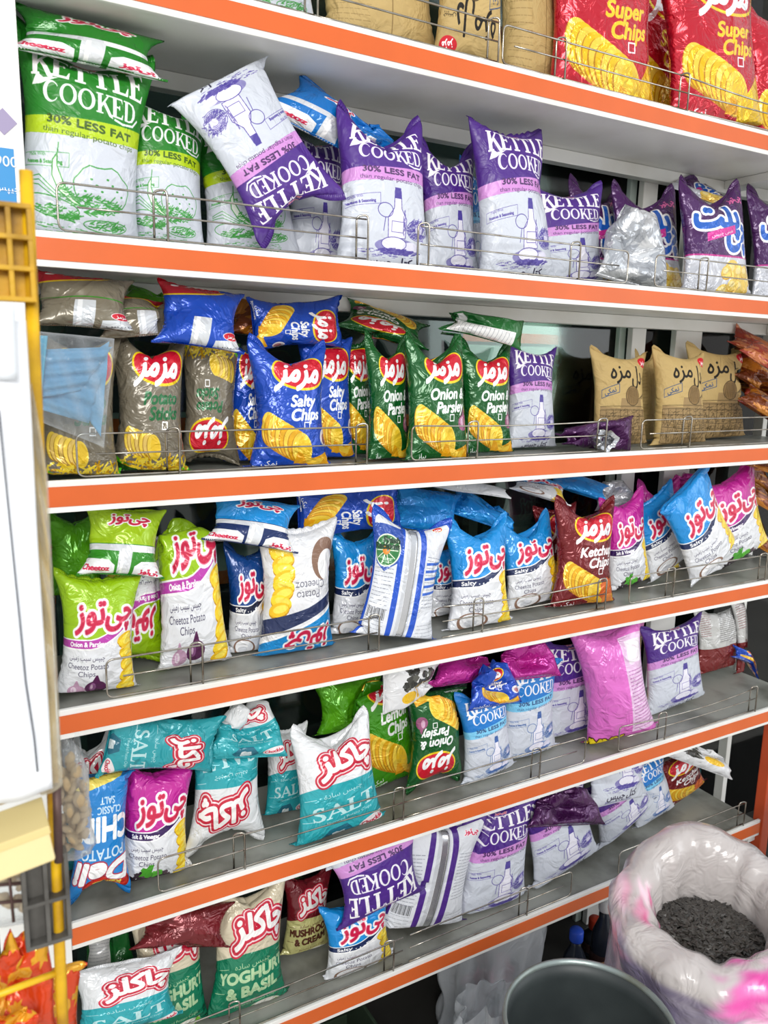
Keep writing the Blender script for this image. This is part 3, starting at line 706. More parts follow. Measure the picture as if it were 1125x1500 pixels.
def bag_meshes(P, name, fold=0):
    """body and two crimped seals, in a unit box: width 1, height 1 and depth as simulated"""
    lo, hi = P[..., 0].min(), P[..., 0].max(); z0, z1 = P[..., 2].min(), P[..., 2].max()
    cx = (lo+hi)/2; W = hi-lo; H = z1-z0
    P = P.copy(); P[..., 0] = (P[..., 0]-cx)/W; P[..., 2] = (P[..., 2]-z0)/H
    body = P[1:NY-1]; D = body[..., 1].max()-body[..., 1].min()
    ymid = (body[..., 1].max()+body[..., 1].min())/2
    P[..., 1] = (P[..., 1]-ymid)/D; body = P[1:NY-1]
    B = up2(up2(body, 0, False), 1, True); ny, M = B.shape[:2]; nx = M//2+1
    kk = np.arange(M); u = np.where(kk < nx, kk, M-kk)/(nx-1)
    v0, v1 = 1/(NY-1), (NY-2)/(NY-1)
    vv = np.linspace(v0, v1, ny)
    if fold: vv = np.clip(.02+(vv-fold)*.98/(1-fold), .004, 1)
    uv = np.stack(np.broadcast_arrays(u[None], vv[:, None]), -1).reshape(-1, 2)
    i, j = np.meshgrid(np.arange(ny-1), kk, indexing='ij'); jn = (j+1) % M
    F = np.stack([i*M+j, i*M+jn, (i+1)*M+jn, (i+1)*M+j], -1).reshape(-1, 4)
    me = mesh_from(name, B.reshape(-1, 3), F, True, uv)
    out = [me]
    for which in (1, 0):
        rows = P[NY-2:NY] if which else P[0:2]
        S = up2(up2(up2(rows[:, :NX], 1, False), 1, False), 1, False)
        n = S.shape[1]; rib = np.where(np.arange(n) % 4 < 2, .006, -.006)
        a, b = S[0], S[1]; R = np.array([a, a*.8+b*.2, a*.5+b*.5, b+(b-a)*.25])
        R[1:3, :, 1] += rib/.3
        T = .012
        f = R.copy(); f[..., 1] -= T; bk = R.copy(); bk[..., 1] += T
        V = np.concatenate([f, bk]).reshape(-1, 3); nr = len(R); fs = []
        for r in range(nr-1):
            for c in range(n-1):
                q = (r*n+c, r*n+c+1, (r+1)*n+c+1, (r+1)*n+c)
                fs.append(q); o = nr*n; fs.append((q[3]+o, q[2]+o, q[1]+o, q[0]+o))
        o = nr*n
        for c in range(n-1): fs.append(((nr-1)*n+c, (nr-1)*n+c+1, o+(nr-1)*n+c+1, o+(nr-1)*n+c))
        for r in range(nr-1): fs.append((r*n, (r+1)*n, o+(r+1)*n, o+r*n)); fs.append((r*n+n-1, o+r*n+n-1, o+(r+1)*n+n-1, (r+1)*n+n-1))
        uu = np.tile(np.linspace(0, 1, n), nr*2); vs = np.tile(np.repeat(np.linspace(.975, .999, nr) if which else np.linspace(.02, .001, nr), n), 2)
        out.append(mesh_from(name+('_top' if which else '_bottom'), V, fs, True, np.c_[uu, vs]))
    # back seam fin: follows the front sheet's centre line (used on bags that show their back)
    c = B[:, nx//2]; w = .035
    V = []; fs = []
    for q in c: V += [(q[0]-w, q[1]-.004, q[2]), (q[0]+w*.4, q[1]-.03, q[2]), (q[0]+w, q[1]-.035, q[2]), (q[0]+w, q[1]-.01, q[2])]
    for r in range(len(c)-1):
        for t in range(3): fs.append((r*4+t, r*4+t+1, r*4+t+5, r*4+t+4))
    out.append(mesh_from(name+'_seam', V, fs, True))
    return out, D/max(W, 1e-6)
VAR = {}
for nm, kw, bd in (
    ('a', dict(seed=1, notch=.15, ears=.3), None), ('b', dict(seed=2, notch=.9, ears=.6), None), ('c', dict(seed=3, fill=.8, crumple=.6), None),
    ('d', dict(seed=4, notch=.5, ears=.9, crumple=.5), None), ('e', dict(seed=5, fill=1.2, flop=-.5), None), ('f', dict(seed=6, fill=.7, flop=.8, crumple=.7), None),
    ('g', dict(seed=7, fill=1.1, sag=.9, notch=.4), None), ('h', dict(seed=8, fill=.9, twist=.35, crumple=.6), None),
    ('flop', dict(seed=9, fill=.9, crumple=.5), (.70, 2.3)), ('nod', dict(seed=10, fill=.9, crumple=.5), (.78, 1.2)), ('tilt', dict(seed=11, fill=.8, crumple=.6), (.82, -.8)),
    ('crush', dict(seed=12, fill=.55, crumple=1.6, twist=.5, notch=1.2), None), ('lie', dict(seed=13, fill=1.0, sag=.1, crumple=.5), None), ('lie2', dict(seed=14, fill=.8, sag=.1, crumple=.9, ears=.4), None),
    ('box', dict(seed=21, fill=1.5, notch=.1, crumple=1.0, sag=.3), None), ('box2', dict(seed=22, fill=1.4, notch=.35, ears=.2, crumple=1.1, sag=.5), None),
    ('long', dict(seed=15, fill=1.0, ratio=.58, notch=.4, crumple=.5), None), ('sack', dict(seed=16, fill=1.1, sag=1.2, ratio=.8, flop=.5, crumple=.7), None)):
    P = simulate(**kw)
    if bd: P = bend(P, bd[0], bd[1])
    if nm not in ('crush', 'lie', 'lie2', 'tilt'): P = stand(P, .055)
    VAR[nm] = bag_meshes(P, 'bag_'+nm, 0 if nm in ('crush', 'lie', 'lie2', 'tilt') else .055)

_bm = {}
def bag_mat(d):
    if d in _bm: return _bm[d]
    m = bpy.data.materials.new('film_'+d); m.use_nodes = True; nt = m.node_tree; N = nt.nodes; L = nt.links; b = N['Principled BSDF']
    t = N.new('ShaderNodeTexImage'); t.image = art_image(d); t.interpolation = 'Linear'; t.extension = 'EXTEND'
    L.new(t.outputs['Color'], b.inputs['Base Color'])
    kr = d.startswith('kraft'); matte = d.startswith('kettle') or d.startswith('back_p')
    b.inputs['Roughness'].default_value = .62 if kr else .42 if matte else .24
    b.inputs['Metallic'].default_value = METAL.get(d, 0.0 if kr or matte else .08)
    b.inputs['Specular IOR Level'].default_value = .3 if kr else .5
    if not kr: b.inputs['Coat Weight'].default_value = .12 if matte else .35; b.inputs['Coat Roughness'].default_value = .18
    tc = N.new('ShaderNodeTexCoord'); mp = N.new('ShaderNodeMapping'); mp.inputs['Scale'].default_value = (5.5, 5.5, 5.5)
    L.new(tc.outputs['Object'], mp.inputs[0])
    vo = N.new('ShaderNodeTexVoronoi'); vo.feature = 'SMOOTH_F1'; vo.inputs['Scale'].default_value = 5.5; vo.inputs['Smoothness'].default_value = .12
    nz = N.new('ShaderNodeTexNoise'); nz.inputs['Scale'].default_value = 4; nz.inputs['Detail'].default_value = 3; nz.inputs['Distortion'].default_value = 1.2
    oi = N.new('ShaderNodeObjectInfo'); mm = N.new('ShaderNodeVectorMath'); mm.operation = 'SCALE'; mm.inputs['Scale'].default_value = 30
    cb = N.new('ShaderNodeCombineXYZ'); L.new(oi.outputs['Random'], cb.inputs[0]); L.new(oi.outputs['Random'], cb.inputs[2]); L.new(cb.outputs[0], mm.inputs[0])
    ad = N.new('ShaderNodeVectorMath'); L.new(mp.outputs[0], ad.inputs[0]); L.new(mm.outputs[0], ad.inputs[1])
    L.new(ad.outputs[0], nz.inputs['Vector'])
    mx = N.new('ShaderNodeVectorMath'); mx.operation = 'MULTIPLY_ADD'; mx.inputs[1].default_value = (.35, .35, .35); L.new(nz.outputs['Color'], mx.inputs[0]); L.new(ad.outputs[0], mx.inputs[2])
    L.new(mx.outputs[0], vo.inputs['Vector'])
    ma = N.new('ShaderNodeMath'); ma.operation = 'MULTIPLY_ADD'; ma.inputs[1].default_value = .8; L.new(vo.outputs['Distance'], ma.inputs[0]); L.new(nz.outputs['Fac'], ma.inputs[2])
    bp = N.new('ShaderNodeBump'); bp.inputs['Strength'].default_value = .65 if not matte else .5; bp.inputs['Distance'].default_value = .009
    L.new(ma.outputs[0], bp.inputs['Height']); L.new(bp.outputs[0], b.inputs['Normal']); 
    if not kr: L.new(bp.outputs[0], b.inputs['Coat Normal'])
    _bm[d] = m
    return m
XL, XR, YF, YB = 0.131, 1.912, 1.20, 1.46
MAT_SEAM = mat('foil_seam', 'd6d8dc', .22, .85, .2, 30)
SZ = {'A': 0.48641+CAM_Z, 'B': 0.13989+CAM_Z, 'C': -0.20031+CAM_Z, 'D': -0.54787+CAM_Z, 'E': -0.90846+CAM_Z, 'F': -1.24198+CAM_Z}
SURF = .014                       # shelf surface above the middle of the orange strip
def bag(d, b, t, w, s, Y, var='a', lean=.02, thick=None, flip=False, yaw=0, back=False, label='', cat='snack bag', group=None, sink=.004, free=0):
    """b, t: pixel of the bag's lower and upper end in the photograph; Y: distance of its middle from the camera plane"""
    if s in ('D', 'E', 'F') and Y < 1.30:
        Y = min(max(atz(b[0], b[1], SZ[s]+SURF).y, 1.238), 1.33)
    yb, yt = (Y, Y+lean)
    Pb = at(b[0], b[1], yb)
    if s: Pb.z = SZ[s]+SURF+sink
    Pt = at(t[0], t[1], yt)
    up = Pt-Pb; H = up.length
    mx, my = (b[0]+t[0])/2, (b[1]+t[1])/2
    dx, dy = t[0]-b[0], t[1]-b[1]; n = math.hypot(dx, dy); px, py = -dy/n, dx/n
    if abs(lean) > .5*H: px, py = 1, 0
    Ym = Y+lean/2
    Wd = (at(mx+px*w/2, my+py*w/2, Ym)-at(mx-px*w/2, my-py*w/2, Ym)).length
    me, dr = VAR[var]; Wd *= 1.07
    T = thick if thick else min(.085, Wd*.42)
    z = up.normalized()
    if flip: z = -z; Pb, Pt = Pt, Pb
    x = Vector((math.cos(yaw), math.sin(yaw), 0))
    if flip: x = -x
    if abs(z.x) > .75: x = Vector((0, 0, -1 if z.x > 0 else 1))
    x = (x-z*x.dot(z)).normalized(); y = z.cross(x)
    M = np.array(((x.x*Wd, y.x*T, z.x*H, Pb.x), (x.y*Wd, y.y*T, z.y*H, Pb.y), (x.z*Wd, y.z*T, z.z*H, Pb.z), (0, 0, 0, 1)))
    o = bpy.data.objects.new('chip_bag', me[0]); COL.objects.link(o)
    tag(o, label, cat, group)
    BAGS.append(dict(o=o, me=me, M=M, Y=Ym, free=free, s=s, back=back, mat=bag_mat(d), axes=(x, y, z)))
    return o
BAGS = []
def coords(me):
    a = np.empty(len(me.vertices)*3, np.float32); me.vertices.foreach_get('co', a); return a.reshape(-1, 3).astype(float)
def settle_bags():
    """press the bags against each other: what stands behind gives way to what stands in front; all stay on their shelf"""
    cell = .005; x0, z0 = -.3, 0.0; nx, nz = 540, 560
    field = np.full((nz, nx), -9.0); tops = sorted(SZ.values())
    def look(w):
        fx = np.clip((w[:, 0]-x0)/cell, 0, nx-2); fz = np.clip((w[:, 2]-z0)/cell, 0, nz-2)
        i, j = fz.astype(int), fx.astype(int); a, b = fz-i, fx-j
        return field[i, j]*(1-a)*(1-b)+field[i+1, j]*a*(1-b)+field[i, j+1]*(1-a)*b+field[i+1, j+1]*a*b
    for r in sorted(BAGS, key=lambda b: b['Y']-(1 if b['free'] == 3 else 0)):
        M = r['M']; parts = [coords(m) for m in r['me']]
        W = r['W'] = [p @ M[:3, :3].T+M[:3, 3] for p in parts]
        if r['free'] == 2: continue
        zz = np.concatenate([w[:, 2] for w in W[:3]]); zmin, zmax = zz.min(), zz.max(); zc = (zmin+zmax)/2
        below = [z for z in tops if z < zc]; above = [z for z in tops if z > zc]
        lo = below[-1]+SURF+.0015 if below else .002
        hi = above[0]-.0185 if above else 9
        sh = min(0, hi-zmax)
        if zmin+sh < lo: sh = lo-zmin
        q = min(1, (hi-lo)/max(zmax+sh-lo, 1e-6))
        if not r['s'] and zmin > lo:            # lies on other bags: stays where it lies and is pressed under the shelf above
            sh = 0; q = 1; z0_ = max(lo, min(zmin, hi-.03))
            k = min(1, (hi-z0_)/(zmax-zmin))
            for w in W: w[:, 2] = z0_+(w[:, 2]-zmin)*k
        for w in W: w[:, 2] = lo+(w[:, 2]+sh-lo)*q
        front = 1.196 if r['free'] == 1 else 1.2095
        XR = 1.90 if zc < SZ['E'] else 2.055
        xm = max(w[:, 0].max() for w in W[:3])
        if xm > XR-.004:
            for w in W:
                w[:, 0] -= min(.05, xm-XR+.004); w[:, 0] = np.minimum(w[:, 0], XR-.003-.004*np.abs(w[:, 1]-1.3))
        xn = min(w[:, 0].min() for w in W[:3])
        if xn < XL+.002:
            for w in W:
                w[:, 0] += min(.012, XL+.002-xn); w[:, 0] = np.maximum(w[:, 0], XL+.001+.004*np.abs(w[:, 1]-1.3))
        dy = max(0, front-min(w[:, 1].min() for w in W[:3]))
        for w in W: w[:, 1] += dy
        pen = look(W[0])+.0015-W[0][:, 1]
        if (pen > 0).any():
            room = max(0, 1.440-W[0][:, 1].max()); d = min(room, float(np.percentile(pen[pen > 0], 50)))
            for w in W: w[:, 1] += d
        for w, p in zip(W, parts):
            t = np.clip(p[:, 1]+.5, 0, 1)
            w[:, 1] = np.maximum(w[:, 1], look(w)+.0015+t*.004)
            lim = np.where(w[:, 2] > hi-.035, YB-.034, YB-.004)-.002*(1-t)
            w[:, 1] = np.minimum(w[:, 1], lim)
        w = np.concatenate(W[:3]); j = np.clip(((w[:, 0]-x0)/cell).astype(int), 2, nx-3); i = np.clip(((w[:, 2]-z0)/cell).astype(int), 2, nz-3)
        for di in (-1, 0, 1, 2):
            for dj in (-1, 0, 1, 2): np.maximum.at(field, (i+di, j+dj), w[:, 1])
    names = ('chip_bag', 'top_seal', 'bottom_seal', 'back_seam')
    for r in BAGS:
        o = r['o']; Rn = np.array([list(a) for a in r['axes']]); org = r['M'][:3, 3]
        for k in range(4 if r['back'] else 3):
            m = r['me'][k].copy()
            m.vertices.foreach_set('co', ((r['W'][k]-org) @ Rn.T).astype(np.float32).ravel()); m.update()
            m.materials.clear(); m.materials.append(MAT_SEAM if k == 3 else r['mat'])
            if k == 0: o.data = m
            else:
                c = bpy.data.objects.new(names[k], m); COL.objects.link(c); c.parent = o
        o.matrix_world = Matrix([[Rn[0][i], Rn[1][i], Rn[2][i], org[i]] for i in range(3)]+[[0, 0, 0, 1]])
    for v in VAR.values():
        for m in v[0]: bpy.data.meshes.remove(m)

# ------------------------------------------------------------------ the place
M_WHITE = mat('white_lacquer', 'f0f0ec', .35, 0, .05, 60, .10, 5, dirt='dedcd4')
M_SHELF = mat('shelf_top_grey', '979890', .38, 0, .08, 50, dirt='64645c', vscale=9)
M_ORANGE = mat('orange_strip', 'da652b', .38, 0, .04, 80, .08, 12)
M_WIRE = mat('chrome_wire', 'b9b4aa', .22, 1.0, 0, dirt='8f8272', vscale=30)
M_RED = mat('red_orange_post', 'd0552e', .4, 0, .05, 40, .15, 10)
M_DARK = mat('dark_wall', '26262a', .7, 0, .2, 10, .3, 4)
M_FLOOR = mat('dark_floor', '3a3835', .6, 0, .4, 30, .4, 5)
M_RUST = mat('wire_brown', '7a5a3c', .55, .5)

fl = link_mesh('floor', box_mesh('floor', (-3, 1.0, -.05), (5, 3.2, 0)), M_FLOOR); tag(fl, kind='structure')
fl2 = link_mesh('floor', box_mesh('floor', (-3, -3, -.05), (5, .999, 0)), mat('bounce_pavement', 'd4d0c8', .7, 0, .3, 30, .2, 3)); tag(fl2, kind='structure')  # unseen ground in front, made pale to bounce light onto the shelf undersides
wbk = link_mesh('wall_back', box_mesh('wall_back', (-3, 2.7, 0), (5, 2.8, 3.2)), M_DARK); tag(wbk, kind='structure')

for nm, lo, hi in (('wall_left', (-.6, 1.49, 0), (-.5, 2.7, 2.9)), ('wall_right', (3.2, 1.49, 0), (3.3, 2.7, 2.9)), ('ceiling', (-.6, 1.49, 2.9), (3.3, 2.8, 2.95))):
    o = link_mesh(nm, box_mesh(nm, lo, hi), M_DARK); tag(o, kind='structure')
M_GLASS = bpy.data.materials.new('window_glass'); M_GLASS.use_nodes = True
_n = M_GLASS.node_tree.nodes; _l = M_GLASS.node_tree.links; _n.remove(_n['Principled BSDF'])
_t = _n.new('ShaderNodeBsdfTransparent'); _t.inputs[0].default_value = (.72, .84, .80, 1)
_g = _n.new('ShaderNodeBsdfGlossy'); _g.inputs['Roughness'].default_value = .04
_f = _n.new('ShaderNodeFresnel'); _f.inputs[0].default_value = 1.5
_m = _n.new('ShaderNodeMixShader'); _l.new(_f.outputs[0], _m.inputs[0]); _l.new(_t.outputs[0], _m.inputs[1]); _l.new(_g.outputs[0], _m.inputs[2]); _l.new(_m.outputs[0], _n['Material Output'].inputs[0])
win = link_mesh('window_1', box_mesh('window_1', (XL-.15, 1.500, .12), (2.5, 1.506, 2.9)), M_GLASS); tag(win, kind='structure')
M_FRAME = mat('grey_green_frame', 'b4c0b8', .4, .1, 0)
for i, x in enumerate((XL-.16, at(905, 500, 1.49).x, 2.5)):
    o = link_mesh('window_frame', box_mesh('window_frame', (x, 1.485, 0), (x+.022, 1.499, 2.9), .002), M_FRAME, win)

# the shelving
rack = empty('shelving_unit', (0, 0, 0))
tag(rack, 'white shop shelving with orange front strips holding rows of snack bags', 'shelving')
X2 = 2.06
def strip(z, parent):
    XR = 1.905 if abs(z-SZ['F']) < .01 else X2
    sh = link_mesh('shelf', box_mesh('shelf', (XL, YF+.004, z-.010), (XR, YB, z+SURF), .001), M_SHELF, parent)
    link_mesh('shelf_underside', box_mesh('shelf_underside', (XL, YF+.004, z-.016), (XR, YB, z-.0105)), M_WHITE, sh)
    link_mesh('price_rail', box_mesh('price_rail', (XL, YF-.004, z-.0235), (XR, YF+.0035, z+.0235), .0015), M_WHITE, sh)
    link_mesh('orange_strip', box_mesh('orange_strip', (XL+.001, YF-.0055, z-.0145), (XR, YF-.0042, z+.0145)), M_ORANGE, sh)
    link_mesh('back_rail', box_mesh('back_rail', (XL, YB-.028, z-.045), (XR, YB, z-.0165), .002), M_WHITE, sh)
    link_mesh('end_rail', box_mesh('end_rail', (XR-.028, YF+.006, z-.045), (XR, YB-.029, z-.0165), .002), M_WHITE, sh)
    if z > SZ['A']-.01: link_mesh('cross_rail', box_mesh('cross_rail', (1.80, YF+.006, z-.036), (1.86, YB-.029, z-.0165), .002), M_WHITE, sh)
    return sh
shelves = {k: strip(z, rack) for k, z in SZ.items()}
link_mesh('end_panel', box_mesh('end_panel', (XL-.10, YF-.012, 0), (XL-.0005, YF+.012, 2.6), .002), M_WHITE, rack)
link_mesh('side_panel', box_mesh('side_panel', (XL-.012, YF+.0125, 0), (XL-.0005, YB, 2.6), .001), M_WHITE, rack)
link_mesh('upright_post', box_mesh('upright_post', (1.9055, YF-.010, 0), (1.940, YF+.02, SZ['E']-.024), .003), M_RED, rack)
link_mesh('upright_post', box_mesh('upright_post', (X2+.0005, YB-.03, 0), (X2+.02, YB, 2.6), .002), M_WHITE, rack)
for a_, b_ in ((924, 944), (988, 1026)): link_mesh('back_upright', box_mesh('back_upright', (at(a_, 500, 1.465).x, YB+.0005, 0), (at(b_, 500, 1.465).x, YB+.018, 2.6), .002), M_WHITE, rack)

def guard(s, px0, px1, clips, loopL=False, loopR=False, sag=0.0, h=.062):
    z = SZ[s]
    row = {'A': 110, 'B': 400, 'C': 690, 'D': 930, 'E': 1160, 'F': 1370}[s]
    def X(px):
        # pixel column to metres along this shelf edge
        lo, hi = -1.0, 4.0
        for _ in range(40):
            m = (lo+hi)/2; d = Vector((m, YF, z-CAM_Z)); q = 562.5+FL*d.dot(CR)/d.dot(CF)
            if q < px: lo = m
            else: hi = m
        return (lo+hi)/2
    x0, x1 = X(px0), X(px1); zb = z+.0265; zt = zb+h; y = YF+.003
    bm = bmesh.new(); r = .0016
    def arc(x): return sag*math.sin(math.pi*(x-x0)/(x1-x0))
    xs = np.linspace(x0, x1, 9)
    top = [(x, y-arc(x)*.6, zt-arc(x)) for x in xs]; bot = [(x, y-arc(x)*.3, zb) for x in xs]
    if loopL and loopR: tube(bm, round_path([top[0]]+top[1:]+bot[::-1], .012, closed=True), r, 6, closed=True)
    elif loopL: tube(bm, round_path(top[::-1]+bot, .012), r, 6)
    elif loopR: tube(bm, round_path(top+bot[::-1], .012), r, 6)
    else: tube(bm, top, r, 6); tube(bm, bot, r, 6)
    g = link_mesh('wire_guard', bm_mesh('wire_guard', bm, True), M_WIRE, shelves[s])
    bm = bmesh.new(); ins = .025
    tube(bm, [(x, y-arc(x)*.5, zb+h*.52) for x in np.linspace(x0+(ins if loopL else 0), x1-(ins if loopR else 0), 9)], r*.9, 6)
    link_mesh('wire_guard', bm_mesh('wire_guard_middle', bm, True), M_WIRE, shelves[s])
    for c in clips:
        cx = X(c); bm = bmesh.new(); w = .009; yy = y-.0035
        tube(bm, round_path([(cx-w, yy+.007, zb-.004), (cx-w, yy+.007, zt+.004), (cx+w, yy, zt+.007), (cx+w, yy, zb-.004)], .008), .0018, 6)
        link_mesh('guard_clip', bm_mesh('guard_clip', bm, True), M_WIRE, shelves[s])
for a in (('A', 200, 462, (457,)), ('A', 462, 730, (722,)), ('A', 736, 1004, (820,), True), ('A', 1004, 1230, (1000, 1180), False, False, .012),
          ('B', 88, 537, (238, 531), True), ('B', 616, 918, (620, 841), False, True), ('B', 958, 1230, (1028, 1200), True),
          ('C', 116, 537, (256, 530), True), ('C', 603, 888, (692, 880), True, False, .004), ('C', 938, 1230, (1004, 1190), True),
          ('D', 159, 553, (290, 548), True), ('D', 648, 885, (700, 880), False, False, .006), ('D', 921, 1120, (980, 1115), True),
          ('E', 234, 596, (352, 584), True), ('E', 596, 856, (784,), False, True), ('E', 905, 1104, (968, 1101), True, False, .008),
          ('F', 120, 590, (345, 570), False, False, .003), ('F', 600, 836, (766,), False, True), ('F', 905, 1090, (962, 1084), True)):
    guard(*a)

# store room seen through the glass
M_IN = mat('pale_green_ceramic', 'cdd8d0', .45)
def jar(px, Y, z, k=1.0, label=''):
    p = at(px, 600, Y)
    prof = [(.0, 0), (.040, 0), (.046, .01), (.050, .05), (.052, .055), (.050, .06), (.055, .105), (.057, .11), (.055, .115), (.052, .15), (.030, .165), (.030, .178), (.034, .182), (.034, .19), (.0, .19)]
    o = link_mesh('jar', lathe('jar', [(r*k, h*k) for r, h in prof[1:-1]]), M_IN, None, (p.x, Y, z)); tag(o, label, 'jar', 'pale jars behind the glass')
M_POST = mat('dark_green_post', '3c4a44', .5)
back_rack = empty('storage_rack', (1.4, 1.7, 0)); tag(back_rack, 'orange edged storage rack standing in the dark behind the glass', 'shelving')
for z in (1.10, 1.46, 1.775):
    s_ = link_mesh('rack_shelf', box_mesh('rack_shelf', (-1.2, .05, z-.012), (1.2, .35, z)), M_IN, back_rack)
    link_mesh('front_strip', box_mesh('front_strip', (-1.2, .042, z-.022), (1.2, .049, z+.008)), M_ORANGE, s_)
for x in (-1.2, -.1, .32, 1.16): link_mesh('rack_post', box_mesh('rack_post', (x, .015, 0), (x+.045, .041, 2.4), .002), M_POST, back_rack)
jar(826, 1.615, 1.412, .92, 'larger pale green jar behind the glass, right one of the pair')
jar(770, 1.615, 1.412, .82, 'pale green jar behind the glass, half hidden by the purple bag')

link_mesh('rack_shelf', box_mesh('rack_shelf', (at(700, 600, 1.6).x, 1.52, 1.392), (at(905, 600, 1.6).x, 1.69, 1.4115)), M_IN, None)
o = bpy.data.objects['rack_shelf.003'] if 'rack_shelf.003' in bpy.data.objects else bpy.data.objects['rack_shelf']; o.name = 'glass_cabinet'
tag(o, 'pale green cabinet behind the glass that carries the jars', 'cabinet')
link_mesh('cabinet_back', box_mesh('cabinet_back', (at(700, 600, 1.6).x, 1.685, 1.412), (at(905, 600, 1.6).x, 1.695, 1.80)), mat('cabinet_green', 'aebdb2', .5, 0, 0, 40, .1, 6), o)
link_mesh('cabinet_strip', box_mesh('cabinet_strip', (at(700, 600, 1.6).x, 1.676, 1.655), (at(905, 600, 1.6).x, 1.6845, 1.68)), M_ORANGE, o)
link_mesh('cabinet_top', box_mesh('cabinet_top', (at(700, 600, 1.6).x, 1.52, 1.79), (at(905, 600, 1.6).x, 1.684, 1.80)), M_IN, o)
link_mesh('cabinet_leg', box_mesh('cabinet_leg', (at(705, 600, 1.6).x, 1.66, 0), (at(715, 600, 1.6).x, 1.684, 1.39)), M_POST, o)
link_mesh('cabinet_leg', box_mesh('cabinet_leg', (at(890, 600, 1.6).x, 1.66, 0), (at(900, 600, 1.6).x, 1.684, 1.39)), M_POST, o)
jar_fill = area_light('jar_fill_light', (at(815, 600, 1.6).x, 1.53, 1.785), (at(815, 600, 1.6).x, 1.64, 1.45), .5, .02, 1.0, (.95, 1, .96))  # added fill light to brighten jars and back panel, not a fitted lamp
jar_fill.rotation_euler = (.45, 0, 0)
# ------------------------------------------------------------------ the bags, shelf by shelf
F1, F2, F3 = 1.262, 1.325, 1.392
def R(d, b, t, w, s, Y, var, label, grp=None, **k): return bag(d, b, t, w, s, Y, var, label=label, group=grp, **k)
# --- top shelf (only the lower part of the bags is in the picture)
g = 'bags on the topmost shelf'
R('kettle_green', (395, 8), (380, -200), 150, 'A', F1, 'a', 'green and white bag at the left of the topmost shelf, only its foot showing', g)
R('kraft_plain', (565, 40), (540, -110), 180, 'A', F2, 'lie', 'creased kraft paper bag at the left of the brown bags on the topmost shelf', g)
R('kraft', (690, 75), (690, -140), 105, 'A', F1, 'c', 'kraft paper bag with black print on the topmost shelf beside the plain brown one', g, flip=True)
R('kraft_plain', (785, 100), (780, -120), 105, 'A', F2, 'a', 'smooth plain kraft bag between printed kraft bag and red bags', g)
R('super', (888, 130), (880, -90), 165, 'A', F1, 'e', 'red bag of super chips, left one at the top of the picture', g)
R('super', (955, 150), (965, -60), 110, 'A', F3, 'c', 'red bag in the gap between the two front red super chips bags', g)
R('super', (1048, 165), (1036, -50), 145, 'A', F1, 'c', 'red bag of super chips, second from the right on the topmost shelf', g)
R('super', (1150, 200), (1140, 20), 120, 'A', F2, 'a', 'red bag cut by the right edge of the picture on the topmost shelf', g)
# --- shelf B
g = 'green kettle chips bags'
R('kettle_green', (106, 345), (110, 45), 205, 'B', 1.25, 'box2', 'large green and white kettle chips bag at the far left of its shelf', g, thick=.075)
R('kettle_green', (243, 358), (240, 135), 135, 'B', 1.29, 'box', 'second green kettle chips bag, in shadow right of the largest one', g, thick=.06)
R('kettle_green', (372, 372), (350, 178), 150, 'B', 1.335, 'c', 'third green kettle chips bag, mostly hidden under the tilted purple bag', g, thick=.06)
R('lie_green', (118, 88), (112, -22), 215, None, 1.235, 'lie', 'green bag lying folded on top of the large green kettle bag', lean=0.05, thick=.05, free=3)
g = 'purple kettle chips bags on the second shelf'
R('kettle_purple', (448, 325), (320, 105), 158, None, 1.245, 'a', 'white and purple bag tilted upside down over the green bags', g, flip=True, thick=.05, lean=0.02, free=3)
R('kettle_purple', (462, 375), (462, 180), 95, 'B', 1.36, 'a', 'purple kettle bag behind the gap left of the front purple bag', g, thick=.05)
R('kettle_purple', (568, 388), (567, 152), 148, 'B', 1.232, 'b', 'tall purple kettle chips bag at the front centre of the second shelf', g, thick=.07)
R('kettle_purple', (660, 398), (652, 200), 92, 'B', F2+.01, 'd', 'purple kettle bag half hidden right behind the tall front purple bag', g, thick=.055)
R('lie_cheeblue', (496, 182), (530, 84), 215, None, 1.236, 'lie2', 'blue bag lying on top of the purple kettle bags', lean=.02, thick=.05)
R('kettle_blue', (698, 395), (697, 232), 50, 'B', 1.40, 'a', 'thin sliver of a blue bag behind the purple kettle bags', None, thick=.03)
R('kettle_purple', (757, 408), (745, 180), 118, 'B', F1, 'h', 'purple kettle bag with one pointed upper corner, right of the blue sliver', g, thick=.065)
R('kettle_purple', (838, 414), (822, 272), 108, 'B', F2, 'box2', 'short purple kettle bag leaning right of the pointed one', g, thick=.06)
R('kettle_green', (848, 345), (848, 285), 30, 'B', 1.425, 'a', 'small green bag corner behind the dark purple bags', None, thick=.02)
g = 'dark purple puff snack bags'
R('pelet', (868, 412), (872, 262), 84, 'B', 1.40, 'd', 'dark purple puff bag at the back, left of the others', g, thick=.05)
R('pelet', (950, 425), (945, 268), 110, 'B', 1.35, 'b', 'dark purple puff bag behind the crumpled silver bag', g, thick=.05)
R('silver', (925, 422), (935, 308), 95, 'B', 1.25, 'crush', 'crumpled white and silver bag in front of the dark purple bags', None, thick=.07, free=3)
R('pelet', (1046, 434), (1043, 262), 106, 'B', F1, 'b', 'dark purple puff bag with notched top at the front right', g, thick=.065)
R('pelet', (1030, 285), (1020, 250), 70, None, 1.37, 'crush', 'dark purple bag lying behind the notched top of the front puff bag', g, lean=.08, thick=.04)
R('pelet', (1140, 440), (1135, 272), 90, 'B', F2, 'd', 'dark purple puff bag cut by the right edge of the picture', g, thick=.055)
